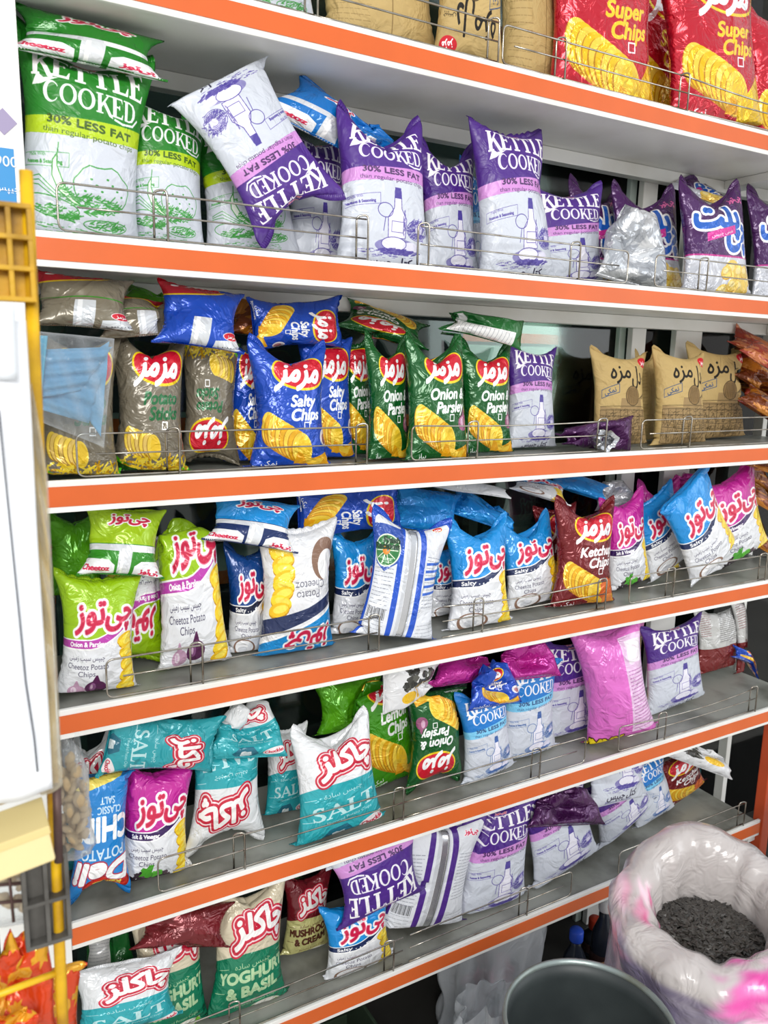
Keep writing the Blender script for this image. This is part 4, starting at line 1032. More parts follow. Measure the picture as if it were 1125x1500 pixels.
# --- shelf C
g = 'grey and green potato sticks bags'
R('lie_grey', (112, 480), (105, 385), 150, None, 1.235, 'lie', 'grey bag lying on its back on top of the leftmost grey bag', g, lean=0.05, thick=.05, free=3)
R('sticks', (102, 702), (100, 480), 128, 'C', F1, 'g', 'leftmost grey potato sticks bag behind the blue face masks', g, thick=.07)
R('sticks', (223, 695), (222, 475), 122, 'C', F1, 'd', 'front grey potato sticks bag with the whole red logo showing', g, thick=.07)
R('lie_grey', (225, 492), (205, 425), 140, None, 1.26, 'lie2', 'grey bag with a silver seam lying behind the front potato sticks bag', g, lean=0.04, thick=.04, free=3)
R('lime', (215, 455), (212, 408), 80, None, 1.37, 'lie2', 'bright green bag corner at the back above the grey bags', None, lean=.05, thick=.03)
R('sticks', (308, 690), (308, 500), 88, 'C', F2-.01, 'c', 'grey potato sticks bag standing upside down beside the blue bags', g, flip=True, thick=.06)
g = 'blue salty chips bags'
R('lie_blue', (292, 508), (292, 400), 125, None, 1.245, 'lie', 'blue bag lying on top between grey and blue bags', g, lean=0.05, thick=.05, free=3)
R('orange', (372, 492), (368, 440), 62, None, 1.36, 'lie', 'blue and yellow bag end at the back above the blue bags', None, lean=.05, thick=.035)
R('salty', (366, 478), (500, 470), 78, None, 1.33, 'lie', 'blue salty chips bag lying on its side at the top', g, thick=.05, lean=.02)
R('salty', (360, 690), (362, 485), 62, 'C', 1.345, 'a', 'blue chips bag half hidden left behind the front blue one', g, thick=.045)
R('salty', (423, 688), (420, 492), 125, 'C', F1, 'd', 'front blue salty chips bag with notched top', g, thick=.07)
R('salty', (480, 684), (478, 490), 80, 'C', 1.345, 'c', 'blue chips bag half hidden right behind the front blue one', g, thick=.05)
g = 'dark green onion and parsley bags'
R('onion', (525, 682), (522, 492), 52, 'C', 1.36, 'c', 'leftmost dark green bag, turned to show its narrow edge', g, thick=.05)
R('onion', (568, 680), (565, 485), 68, 'C', 1.29, 'd', 'second dark green bag from the left, half behind the front one', g, thick=.045)
R('onion', (638, 678), (638, 482), 98, 'C', F1-.012, 'b', 'front dark green onion and parsley bag', g, thick=.06)
R('onion', (710, 664), (710, 494), 84, 'C', F2-.015, 'd', 'rightmost dark green onion bag beside the purple bag', g, thick=.055)
R('onion', (562, 496), (565, 448), 118, None, 1.36, 'lie', 'dark green bag lying at the back above the standing green ones', g, lean=.07, thick=.045, flip=True)
R('greeninset', (765, 492), (645, 468), 42, None, 1.3, 'lie2', 'green bag with a striped white label lying on the green bags', None, thick=.045, free=3)
R('kettle_purple', (777, 655), (777, 497), 78, 'C', 1.36, 'box', 'purple kettle bag standing alone in front of the glass', None, thick=.055)
R('plum', (925, 640), (818, 648), 48, None, 1.265, 'crush', 'small open purple pouch lying on the shelf before the kraft bags', None, thick=.04)
g = 'kraft paper chips bags'
R('kraft', (906, 648), (905, 506), 86, 'C', 1.335, 'box', 'leftmost kraft chips bag, standing alone', g, thick=.06)
R('kraft_plain', (950, 648), (945, 510), 32, 'C', 1.41, 'a', 'edge of a kraft bag behind the leftmost kraft bag', g, thick=.03)
R('kraft', (993, 650), (994, 506), 80, 'C', 1.315, 'box', 'middle kraft chips bag with bulging front', g, thick=.07)
R('kraft', (1062, 640), (1064, 500), 92, 'C', 1.36, 'box', 'rightmost kraft chips bag, overlapped by the bulging one', g, thick=.06)
g = 'orange snack bags piled at the right end'
for i, (x, y, d) in enumerate(((1108, 668, 'orange'), (1118, 632, 'rust'), (1105, 598, 'orange'), (1120, 562, 'orange'), (1106, 528, 'rust'), (1112, 502, 'rust'))):
    R(d, (x+22, y+14), (x+22, y-20), 66, None, 1.27+.075*(i % 2), 'lie' if i % 2 else 'lie2', ['lowest orange bag of the pile at the right end', 'rusty red bag second from the bottom of the right end pile', 'orange bag third from the bottom of the right end pile',
      'orange bag fourth from the bottom of the right end pile', 'rusty brown bag next to the top of the right end pile', 'rusty brown bag on top of the right end pile'][i], g, lean=.05, thick=.035)
# --- shelf D
g = 'lime green onion chips bags'
R('lime', (105, 870), (100, 738), 95, None, 1.37, 'd', 'green bag at the back left, above the lime bags', g, thick=.05)
R('lie_lime', (178, 845), (182, 742), 118, None, 1.25, 'lie', 'lime green bag lying folded on top at the left', g, lean=0.05, thick=.05, free=3)
R('chee_green', (133, 1042), (138, 838), 128, 'D', 1.245, 'nod', 'frontmost lime green bag at the left end of its shelf', g, thick=.065)
R('chee_green', (200, 995), (198, 790), 98, 'D', 1.32, 'c', 'lime green bag standing upside down in the middle of the lime bags', g, flip=True, thick=.055)
R('chee_green', (285, 972), (280, 760), 108, 'D', 1.30, 'f', 'lime green bag on the right of the lime bags, near the navy bag', g, thick=.07)
g = 'blue and navy salty chips bags on the middle shelf'
R('chee_navy', (366, 962), (362, 790), 70, 'D', 1.32, 'a', 'narrow navy bag between the lime bags and the white bag', g, thick=.055)
R('lie_navy', (368, 800), (372, 728), 128, None, 1.25, 'lie', 'blue and navy bag lying above the narrow navy bag', g, lean=0.05, thick=.045, free=3)
R('salty', (432, 760), (588, 735), 76, None, 1.315, 'lie', 'blue bag with red logo lying on its side above the white bag', g, thick=.045)
R('coconut', (448, 980), (455, 770), 118, 'D', F1-.01, 'c', 'white bag with yellow chips and a coconut, standing upside down', g, thick=.065, lean=-.01)
R('chee_blue', (520, 950), (522, 770), 78, 'D', F2, 'a', 'blue and white bag behind, between the white and the striped bag', g, thick=.05)
R('back_blue', (582, 955), (610, 770), 118, None, 1.212, 'a', 'blue bag showing its white back with a silver seam, leaning out over the edge', g, back=True, thick=.05, lean=.03)
R('chee_blue', (655, 928), (650, 790), 62, 'D', 1.34, 'a', 'blue bag behind the striped back, yellow chips showing', g, thick=.045)
R('sky', (625, 780), (622, 715), 100, None, 1.37, 'lie', 'sky blue bag lying at the back above the striped back', g, lean=.05, thick=.04)
R('sky', (700, 765), (702, 722), 95, None, 1.37, 'lie2', 'sky blue bag lying at the back above the front blue bag', g, lean=.05, thick=.04)
R('chee_blue', (700, 918), (698, 752), 98, 'D', F1, 'd', 'front blue and white salty bag at the centre of the shelf', g, thick=.065)
R('chee_blue', (780, 905), (770, 755), 86, 'D', 1.305, 'b', 'blue salty bag with a coconut bowl left of the ketchup bag', g, thick=.055)
R('white', (690, 722), (685, 702), 90, None, 1.33, 'lie2', 'white bag lying directly under the shelf above the blue bags', None, lean=.06, thick=.03)
R('chee_blue', (792, 728), (788, 700), 70, None, 1.35, 'lie', 'blue and white bag lying at the back above the ketchup bag', g, lean=.05, thick=.03)
R('sky', (848, 722), (845, 698), 72, None, 1.36, 'lie', 'sky blue bag at the back over the ketchup bags', g, lean=.05, thick=.03)
R('silver', (905, 745), (895, 702), 62, None, 1.37, 'crush', 'silver bag end at the back, between blue and pink bags', None, lean=.03, thick=.04)
R('ketchup', (850, 888), (858, 726), 95, 'D', F1, 'd', 'dark red ketchup chips bag at the front of the middle shelf', 'dark red ketchup bags', thick=.065)
R('ketchup', (815, 880), (815, 738), 62, 'D', 1.355, 'c', 'dark red bag half hidden behind the front ketchup bag', 'dark red ketchup bags', thick=.045)
g = 'pink salt and vinegar bags'
R('chee_pink', (920, 880), (908, 725), 66, 'D', F2-.01, 'a', 'pink vinegar bag right behind the ketchup bag', g, thick=.055)
R('chee_blue', (985, 870), (955, 745), 76, 'D', 1.32, 'c', 'blue bag leaning left, first of two leaning blue bags', g.replace('pink salt and vinegar', 'leaning blue'), thick=.05)
R('chee_blue', (1045, 855), (995, 742), 88, 'D', F1+.01, 'e', 'blue bag leaning left, second of two leaning blue bags', g.replace('pink salt and vinegar', 'leaning blue'), thick=.06)
R('chee_pink', (1085, 840), (1060, 690), 95, 'D', 1.315, 'a', 'pink vinegar bag at the right end of its shelf', g, thick=.06)
R('chee_pink', (965, 800), (965, 700), 68, 'D', 1.40, 'd', 'pink bag behind the leaning blue bags', g, thick=.04)
R('magenta', (1010, 740), (1005, 692), 62, None, 1.40, 'crush', 'crumpled magenta bag at the back above the leaning blue bags', g, thick=.04)
for i, (x, y) in enumerate(((1118, 805), (1118, 765), (1112, 728), (1120, 700))):
    R('orange', (x+14, y+14), (x+14, y-18), 52, None, 1.33+.06*(i % 2), 'lie' if i % 2 else 'lie2', ['lowest orange bag behind the last pink bag', 'orange bag second from the bottom behind the last pink bag', 'orange bag third from the bottom behind the last pink bag', 'top orange bag behind the last pink bag'][i],
      'orange snack bags behind the pink bag', lean=.04, thick=.035)
# --- shelf E
g = 'teal and white salt chips bags'
R('chuck_salt', (112, 1240), (118, 1062), 85, 'E', 1.35, 'd', 'white bag with red lettering at the far left behind the walnuts', g, thick=.05)
R('deli', (140, 1342), (142, 1140), 92, 'E', 1.25, 'a', 'bright blue potato chips bag standing upside down at the left end', None, flip=True, thick=.06)
R('chee_pink', (230, 1298), (236, 1118), 112, 'E', F1+.008, 'a', 'pink and white vinegar bag beside the upside down blue bag', None, thick=.065)
R('teal', (150, 1090), (320, 1085), 85, None, 1.245, 'lie', 'teal bag lying flat across the pink bag', g, thick=.05, lean=0.02, free=3)
R('chuck_salt', (342, 1268), (345, 1078), 116, 'E', 1.285, 'a', 'teal salt chips bag standing upside down', g, flip=True, thick=.06)
R('chuck_salt', (365, 1112), (365, 1022), 105, None, 1.255, 'crush', 'white bag with a twisted foil end lying above the upside down teal bag', g, lean=0.05, thick=.05, free=3)
R('chuck_salt', (418, 1222), (420, 1062), 62, 'E', 1.345, 'c', 'teal salt bag half hidden behind the front teal and white bag', g, thick=.045)
R('chuck_salt', (497, 1218), (485, 1050), 132, 'E', F1, 'b', 'front teal and white salt chips bag with pointed upper corners', g, thick=.07)
R('lemon', (575, 1152), (560, 1000), 92, 'E', 1.34, 'f', 'lime green chips bag with a red logo behind the dark green bag', 'lime green bags on the fourth shelf', thick=.05)
R('lime', (520, 1070), (515, 990), 105, None, 1.37, 'nod', 'crumpled lime green bag above the front teal bag', 'lime green bags on the fourth shelf', thick=.05)
R('onion', (642, 1162), (645, 1018), 82, 'E', 1.275, 'a', 'dark green onion bag standing upside down', None, flip=True, thick=.06)
R('spots', (560, 1010), (648, 985), 62, None, 1.26, 'lie2', 'white bag with dark herbs and yellow print lying on the green bags', None, thick=.045, free=3)
R('magenta', (690, 1008), (682, 962), 98, None, 1.26, 'lie2', 'magenta bag lying above the dark green bag', 'magenta bags on the fourth shelf', lean=0.03, thick=.045, free=3)
g = 'blue kettle chips bags'
R('kettle_blue', (718, 1140), (705, 1005), 78, 'E', F1+.008, 'a', 'blue kettle bag right of the dark green bag', g, thick=.055)
R('salty', (725, 1035), (722, 968), 72, None, 1.25, 'crush', 'crumpled royal blue bag resting on the blue kettle bags', None, thick=.045, free=3)
R('kettle_blue', (775, 1104), (775, 970), 82, 'E', 1.305, 'e', 'blue kettle bag below the dark magenta bag', g, thick=.055)
R('magenta', (785, 1000), (780, 935), 88, None, 1.25, 'crush', 'glossy magenta bag lying over the second blue kettle bag', 'magenta bags on the fourth shelf', lean=0.03, thick=.045, free=3)
g = 'purple kettle chips bags on the fourth shelf'
R('kettle_purple', (835, 1072), (835, 922), 90, 'E', 1.345, 'box2', 'purple kettle bag behind the pink bag, its top in shadow', g, thick=.05)
R('pinkback', (915, 1098), (892, 915), 84, 'E', 1.245, 'long', 'bright pink bag turned sideways in front of the purple bags', 'pink snack bags', thick=.095, yaw=-.35)
R('yummy', (912, 1040), (912, 905), 62, 'E', 1.375, 'a', 'pink bag with yellow lettering behind the sideways pink bag', 'pink snack bags', thick=.04)
R('kettle_purple', (985, 1060), (982, 908), 90, 'E', 1.325, 'box', 'purple kettle bag standing alone right of the pink bag', g, thick=.06)
g = 'clear topped red snack bags at the right end'
R('clear', (1070, 975), (1070, 880), 72, None, 1.42, 'a', 'clear and red snack bag hanging at the right end', g, thick=.04)
R('clear', (1122, 985), (1120, 880), 55, None, 1.40, 'c', 'clear and red snack bag cut by the right edge of the picture', g, thick=.04)
R('salty', (1118, 1003), (1118, 968), 50, 'E', 1.37, 'lie', 'blue bag lying under the clear and red bags', None, thick=.03)
# --- shelf F
R('greeninset', (160, 1442), (150, 1352), 80, None, 1.35, 'lie2', 'green bag showing its white back panel at the left end', None, thick=.05)
R('chuck_salt', (175, 1515), (180, 1412), 150, None, 1.225, 'tilt', 'white and dark blue bag tilted in front at the lower left', None, thick=.06, lean=0.02, free=3)
g = 'cream and green yoghurt and basil bags'
R('chuck_basil', (255, 1520), (250, 1325), 108, 'F', 1.285, 'c', 'left yoghurt and basil bag under a dark red flap', g, thick=.06)
R('maroon', (268, 1395), (275, 1325), 130, None, 1.245, 'lie', 'dark red bag lying over the left yoghurt bag', None, lean=0.04, thick=.045, free=3)
R('chuck_basil', (365, 1482), (368, 1290), 116, 'F', 1.27, 'd', 'right yoghurt and basil bag with a notched cream top', g, thick=.065)
R('chuck_mush', (447, 1432), (450, 1272), 68, 'F', 1.345, 'a', 'dark red and olive mushroom bag behind the yoghurt bags', None, thick=.05)
R('darkgreen', (395, 1300), (385, 1272), 90, None, 1.38, 'lie', 'dark green bag end in the gap above the yoghurt bags', None, lean=.05, thick=.03)
R('chee_blue', (530, 1445), (525, 1318), 92, 'F', F1+.01, 'g', 'blue and white salty bag under the upside down purple bag', None, thick=.06)
g = 'purple kettle chips bags on the lowest shelf'
R('kettle_purple_top', (562, 1338), (548, 1238), 128, None, 1.235, 'sack', 'purple kettle bag upside down on the blue bag', g, flip=True, lean=0.03, thick=.06, free=3)
R('back_purple', (625, 1395), (662, 1212), 118, 'F', 1.26, 'a', 'purple bag showing its white back with a silver seam', g, back=True, thick=.055)
R('kettle_purple', (735, 1352), (742, 1172), 98, 'F', 1.285, 'box2', 'purple kettle bag right beside the bag that shows its back', g, thick=.06)
R('kettle_purple', (840, 1325), (818, 1165), 104, 'F', 1.27, 'box', 'second upright purple kettle bag, under the plum bag', g, thick=.06)
R('kettle_purple', (912, 1290), (890, 1145), 90, 'F', 1.315, 'a', 'rightmost purple kettle bag, beside the small blue bag', g, thick=.055)
R('plum', (830, 1210), (830, 1150), 98, None, 1.25, 'crush', 'dark plum bag lying on the purple kettle bags', None, lean=0.03, thick=.045, free=3)
R('kettle_purple_foot', (905, 1178), (905, 1108), 82, None, 1.265, 'lie', 'white bag foot with black print lying over the rightmost purple bag', g, thick=.045, lean=0.02, free=3)
R('kettle_blue', (958, 1222), (948, 1112), 58, 'F', 1.335, 'h', 'small blue kettle bag beside the ketchup bag', None, thick=.05)
R('ketchup', (1017, 1228), (1010, 1110), 70, 'F', 1.34, 'a', 'dark red chips bag standing last on the lowest shelf', None, thick=.055)
R('spots', (1010, 1120), (1012, 1080), 100, None, 1.27, 'lie2', 'crumpled white bag lying over the dark red bag', None, lean=0.03, thick=.045, free=3)
R('teal', (1050, 1160), (1050, 1085), 38, None, 1.40, 'a', 'teal and yellow bag peeping out behind the dark red bag', None, thick=.03)
R('darkgreen', (1090, 1180), (1085, 1065), 80, None, 1.40, 'crush', 'translucent dark green bag at the right end of the lowest shelf', None, thick=.05)
g = 'orange and yellow snack bags on the stand'
R('flame', (20, 1520), (38, 1352), 110, None, .70, 'crush', 'orange and yellow bag on the stand, uppermost one under the grey bracket', g, thick=.03, free=2, lean=.01)
R('flame', (70, 1560), (75, 1415), 95, None, .735, 'e', 'orange and yellow bag behind the yellow pole', g, thick=.03, free=2)
R('flame', (-5, 1600), (5, 1470), 110, None, .655, 'lie2', 'orange and yellow bag under the yellow crossbar in the bottom left corner', g, thick=.025, free=2)
settle_bags()

pouch = next(b['o'] for b in BAGS if b['o']['label'].startswith('small open purple pouch'))
bpy.context.view_layer.update()
fm = []; ff = []; g_ = np.random.default_rng(4)
for j, (r_, d_) in enumerate(((.013, .004), (.021, .000), (.024, .006), (.020, .022), (.014, .035))):
    for i in range(26):
        a_ = 2*math.pi*i/26; k_ = r_*(1+.12*math.sin(3*a_+1)+.10*math.sin(7*a_))+g_.uniform(-.0012, .0012)
        fm.append(Vector((k_*1.25*math.cos(a_)-.002, d_+g_.uniform(-.001, .001), k_*math.sin(a_))))
for j in range(4):
    for i in range(26): ff.append((j*26+i, j*26+(i+1) % 26, (j+1)*26+(i+1) % 26, (j+1)*26+i))
c_ = at(893, 640, 1.222); c_.z = SZ['C']+SURF+.030
fmo = link_mesh('foil_mouth', mesh_from('foil_mouth', fm, ff, False), mat('bare_foil', 'd2d4d8', .2, .9, .5, 90)); fmo.parent = pouch; fmo.matrix_world = Matrix.Translation(c_)
# ------------------------------------------------------------------ clear film
def film_mat(name, tint, alpha=.35, rough=.12, milky=.0):
    m = bpy.data.materials.new(name); m.use_nodes = True; N = m.node_tree.nodes; L = m.node_tree.links; N.remove(N['Principled BSDF'])
    t = N.new('ShaderNodeBsdfTransparent'); t.inputs[0].default_value = (.93, .95, .96, 1)
    p = N.new('ShaderNodeBsdfPrincipled'); p.inputs['Base Color'].default_value = (*lin(tint), 1); p.inputs['Roughness'].default_value = rough; p.inputs['Coat Weight'].default_value = .6
    lw = N.new('ShaderNodeLayerWeight'); lw.inputs[0].default_value = .45
    nz = N.new('ShaderNodeTexNoise'); nz.inputs['Scale'].default_value = 14; nz.inputs['Detail'].default_value = 4; nz.inputs['Distortion'].default_value = 1.5
    tc = N.new('ShaderNodeTexCoord'); L.new(tc.outputs['Object'], nz.inputs['Vector'])
    ma = N.new('ShaderNodeMath'); ma.operation = 'MULTIPLY_ADD'; ma.inputs[1].default_value = .6; ma.inputs[2].default_value = alpha; L.new(lw.outputs['Facing'], ma.inputs[0])
    bp = N.new('ShaderNodeBump'); bp.inputs['Strength'].default_value = .7; bp.inputs['Distance'].default_value = .01; L.new(nz.outputs['Fac'], bp.inputs['Height']); L.new(bp.outputs[0], p.inputs['Normal']); L.new(bp.outputs[0], p.inputs['Coat Normal'])
    mx = N.new('ShaderNodeMixShader'); mx.inputs[0].default_value = alpha; L.new(ma.outputs[0], mx.inputs[0]); L.new(t.outputs[0], mx.inputs[1]); L.new(p.outputs[0], mx.inputs[2]); L.new(mx.outputs[0], N['Material Output'].inputs[0])
    return m
FILM = film_mat('clear_film', 'dfe3e6', .07)
FILM_MILKY = film_mat('milky_film', 'd6dade', .42, .3)
def crumple_sheet(name, cx, y, w, z0, z1, depth, seed, nu=60, nv=44, closed=True, taper=.0, fold=.026):
    """an upright limp film bag: folded tube with creases"""
    g = np.random.default_rng(seed); V = []; F = []
    ks = [(g.integers(2, 13), g.uniform(0, 6.3), g.uniform(.3, 1)/(1+i_*.12), g.uniform(-14, 14)) for i_ in range(9)]
    for j in range(nv):
        v = j/(nv-1)
        for i in range(nu):
            a = 2*math.pi*i/nu
            f = sum(am*math.sin(k*a+ph+vv*v) for k, ph, am, vv in ks)*fold/2
            r = 1-taper*v
            V.append((cx+(w/2*r+f)*math.cos(a), y+(depth/2*r+f*.6)*math.sin(a), z0+(z1-z0)*v+(.012*math.sin(3*a+seed) if j == nv-1 else 0)))
    for j in range(nv-1):
        for i in range(nu): F.append((j*nu+i, j*nu+(i+1) % nu, (j+1)*nu+(i+1) % nu, (j+1)*nu+i))
    F.append(tuple(range(nu))[::-1])
    return mesh_from(name, V, F, True)

# ------------------------------------------------------------------ under the shelves
p = at(735, 1420, 1.30)
o = link_mesh('plastic_bag', crumple_sheet('plastic_bag', 0, 0, .30, 0, .318, .16, 3, taper=.15), FILM_MILKY, None, (p.x, 1.33, .002)); tag(o, 'large limp clear plastic bag standing under the lowest shelf', 'plastic bag')
p = at(660, 1460, 1.30)
o = link_mesh('plastic_bag', crumple_sheet('plastic_bag', 0, 0, .20, 0, .25, .14, 8, taper=.3), FILM_MILKY, None, (p.x, 1.16, .002)); tag(o, 'smaller slumped clear plastic bag left of the large clear one on the floor', 'plastic bag')
p = at(705, 1470, 1.35)
o = link_mesh('bundle', crumple_sheet('bundle', 0, 0, .12, 0, .16, .08, 11, taper=.35), mat('magenta_film', 'a02858', .35, .2, .4, 30), None, (p.x+.01, 1.335, .006)); tag(o, 'magenta bundle inside the large clear plastic bag', 'bundle')
def bottle(px, Y, h, capc, label, k=1.0):
    p = at(px, h, Y); h = p.z-.026; r = .030*k
    b = link_mesh('bottle', lathe('bottle', [(r*.9, 0), (r, .008), (r, h*.62), (r*.92, h*.72), (.013, h*.90), (.013, h)], 24), mat('bottle_body', '2a2f3a', .15, 0, 0), None, (p.x, Y, .001))
    link_mesh('cap', lathe('cap', [(.0165, h-.004), (.0175, h), (.0175, h+.022), (.015, h+.026)], 20), mat('cap_plastic', capc, .4), b)
    link_mesh('bottle_label', lathe('bottle_label', [(r+.0006, h*.2), (r+.0008, h*.22), (r+.0008, h*.5), (r+.0006, h*.52)], 24, cap=False), mat('label_paper', '4a3230', .6), b)
    tag(b, label, 'bottle', 'bottles under the shelves'); return b
bottle(845, 1.27, 1362, '2a52c8', 'dark bottle with blue cap under the lowest shelf')
bottle(888, 1.26, 1318, 'e8e8e8', 'dark bottle with white cap under the lowest shelf')
bottle(872, 1.37, 1345, 'b83a20', 'dark bottle with red cap behind the blue capped one')
p = at(900, 1470, 1.14)
o = link_mesh('cardboard_box', box_mesh('cardboard_box', (-.07, -.05, 0), (.09, .05, .16), .003), mat('cardboard', '8a6a48', .8, 0, .2, 60, .15, 20), None, (p.x, 1.15, .001)); o.rotation_euler = (0, 0, -.3)
fp = link_mesh('flap', box_mesh('flap', (-.07, -.052, .157), (.09, -.049, .20), .001), bpy.data.materials['cardboard'], o)
tag(o, 'small open cardboard box on the floor before the bottles', 'box')
for i, (x, w, h, c, l) in enumerate(((.42, .2, .2, '30343c', 'dark grey crate on the floor at the left under the shelves'), (.66, .18, .16, '2c3a2c', 'dark green crate on the floor, right of the grey one'))):
    cr = empty('crate', (x, 1.34, 0)); m = mat('crate_plastic', c, .5, 0, .1)
    link_mesh('crate_base', box_mesh('crate_base', (-w/2, -.09, .001), (w/2, .09, .012), .003), m, cr)
    for k in range(4): link_mesh('slat', box_mesh('slat', (-w/2, -.09, .02+k*h/4), (w/2, -.084, .02+k*h/4+h/4-.014), .002), m, cr)
    for k in range(4): link_mesh('slat', box_mesh('slat', (-w/2, .084, .02+k*h/4), (w/2, .09, .02+k*h/4+h/4-.014), .002), m, cr)
    for sx in (-1, 1): link_mesh('crate_end', box_mesh('crate_end', (sx*w/2-.004, -.09, .012), (sx*w/2+.004, .09, h+.01), .002), m, cr)
    tag(cr, l, 'crate')

# open bin in front
zr = .62
P1, P2, P3 = atz(739, 1500, zr), atz(868, 1411, zr), atz(988, 1500, zr)
_A = np.array([[2*(P2.x-P1.x), 2*(P2.y-P1.y)], [2*(P3.x-P1.x), 2*(P3.y-P1.y)]]); _r = np.array([P2.x**2+P2.y**2-P1.x**2-P1.y**2, P3.x**2+P3.y**2-P1.x**2-P1.y**2])
_s = np.linalg.solve(_A, _r); CB = Vector((_s[0], _s[1], 0)); RB = math.hypot(P1.x-CB.x, P1.y-CB.y)
m = mat('dark_bin', '3c4242', .45, 0, .12, 12, dirt='23292b', vscale=5)
bn = link_mesh('bin', lathe('bin', [(RB*.70, 0), (RB*.72, 0.004), (RB*.97, zr-.02), (RB*.985, zr-.004), (RB*.96, zr-.004), (RB*.94, zr-.03), (RB*.70, .02), (.001, .018)], 64, cap=False), m, None, (CB.x, CB.y, .001))
link_mesh('rim', lathe('rim', [(RB*.955, zr-.010), (RB*1.0, zr-.012), (RB*1.012, zr-.003), (RB*1.0, zr+.004), (RB*.965, zr+.004), (RB*.955, zr-.004)], 64, cap=False), mat('dull_rim', '8f9a98', .35, .6, .1, 60, dirt='6a6a58'), bn)
tag(bn, 'round dark bin with a dull metal rim, open top, at the bottom edge', 'bin')

# sack of seeds
zs = .66
C = atz(1042, 1345, zs-.03); ang0 = math.atan2(-C.y, -C.x)
nu, V, UV, F = 96, [], [], []
prof = [(.125, 0, 0), (.150, .03, 8), (.165, .18, 22), (.168, .34, 36), (.165, .48, 48), (.160, .58, 56), (.166, .61, 60), (.168, .645, 64), (.150, .672, 68), (.122, .678, 72), (.104, .668, 77), (.092, .645, 83), (.088, .58, 92), (.090, .52, 99)]
gk = np.random.default_rng(5); ks = [(int(gk.integers(3, 15)), gk.uniform(0, 6.3), gk.uniform(.3, 1)) for _ in range(9)]
for j, (r, z, v) in enumerate(prof):
    for i in range(nu+1):
        a = 2*math.pi*i/nu; u = i/nu
        f = sum(am*math.sin(k*a+ph+z*6) for k, ph, am in ks)*.0024
        if z > .6: f += .0022*math.sin(17*a+z*30)
        dz = -.038*math.cos(a-math.pi)+.008*math.sin(a*2+.6)+.006*math.sin(3*a)+.002*math.sin(9*a)
        rr = r*1.02+f*(.8 if z > .55 else 1)
        aa = ang0+math.pi*2*(u-.5)
        V.append((C.x+rr*math.cos(aa)*1.05, C.y+rr*math.sin(aa), z+dz*(z/.66)**3*(1 if z > .3 else 0))); UV.append((u, v/100))
for j in range(len(prof)-1):
    for i in range(nu): q = j*(nu+1)+i; F.append((q, q+1, q+nu+2, q+nu+1))
sm = bpy.data.materials.new('printed_sack_film'); sm.use_nodes = True; b = sm.node_tree.nodes['Principled BSDF']; ti = sm.node_tree.nodes.new('ShaderNodeTexImage'); ti.image = art_image('sack'); sm.node_tree.links.new(ti.outputs[0], b.inputs['Base Color'])
b.inputs['Roughness'].default_value = .28; b.inputs['Coat Weight'].default_value = .5; b.inputs['Subsurface Weight'].default_value = .0; b.inputs['Transmission Weight'].default_value = 0
nz = sm.node_tree.nodes.new('ShaderNodeTexNoise'); nz.inputs['Scale'].default_value = 16; nz.inputs['Distortion'].default_value = 2; bp = sm.node_tree.nodes.new('ShaderNodeBump'); bp.inputs['Distance'].default_value = .012; bp.inputs['Strength'].default_value = .6
tc = sm.node_tree.nodes.new('ShaderNodeTexCoord'); sm.node_tree.links.new(tc.outputs['Object'], nz.inputs['Vector']); sm.node_tree.links.new(nz.outputs['Fac'], bp.inputs['Height']); sm.node_tree.links.new(bp.outputs[0], b.inputs['Normal'])
me = mesh_from('sack', V, F, True, UV)
sk = link_mesh('sack', me, sm); tag(sk, 'milky plastic sack with pink print and rolled rim, full of dark seeds', 'sack')
# the seeds: nobody could count them
g = np.random.default_rng(9); SV = []; SF = []
def seeds_at(n, cx, cy, rad, z, dome):
    for _ in range(n):
        r = rad*math.sqrt(g.uniform()); a = g.uniform(0, 6.283); x, y = cx+r*math.cos(a), cy+r*math.sin(a)
        zz = z+dome*(1-(r/rad)**2)+g.uniform(-.003, .004)
        t = g.uniform(0, 6.283); ti_ = g.uniform(-.5, .5); L_ = g.uniform(.009, .013); w = L_*.42; h = L_*.22
        R_ = Euler((ti_, g.uniform(-.5, .5), t)).to_matrix(); b0 = len(SV)
        for q in ((L_, 0, 0), (-L_*.8, 0, 0), (L_*.2, w, 0), (L_*.2, -w, 0), (0, 0, h), (0, 0, -h)):
            c = R_ @ Vector(q); SV.append((x+c.x, y+c.y, zz+c.z))
        for f in ((0, 2, 4), (2, 1, 4), (1, 3, 4), (3, 0, 4), (2, 0, 5), (1, 2, 5), (3, 1, 5), (0, 3, 5)): SF.append(tuple(b0+k for k in f))
seeds_at(2200, C.x, C.y, .088, zs-.060, .018)
o = link_mesh('seed_heap', lathe('seed_heap', [(.060, -.03), (.066, -.004), (.055, .004), (.03, .010), (.001, .013)], 40), mat('seed_dark', '232120', .6), None, (C.x, C.y, zs-.060)); tag(o, 'dark mass of seeds filling the open sack', 'seeds', kind='stuff')
o2 = link_mesh('loose_seeds', mesh_from('loose_seeds', SV, SF), mat('seed_shell', '4a4641', .36, 0, 0, 40, .6, 90)); tag(o2, 'black sunflower seeds heaped in the open plastic sack', 'seeds', kind='stuff')
p = at(1110, 1290, 1.12)
o = link_mesh('plastic_bag', crumple_sheet('plastic_bag', 0, 0, .16, 0, .50, .10, 21, taper=.2), FILM_MILKY, None, (p.x+.10, 1.08, .002)); tag(o, 'crumpled clear bag at the right edge behind the seed sack', 'plastic bag')

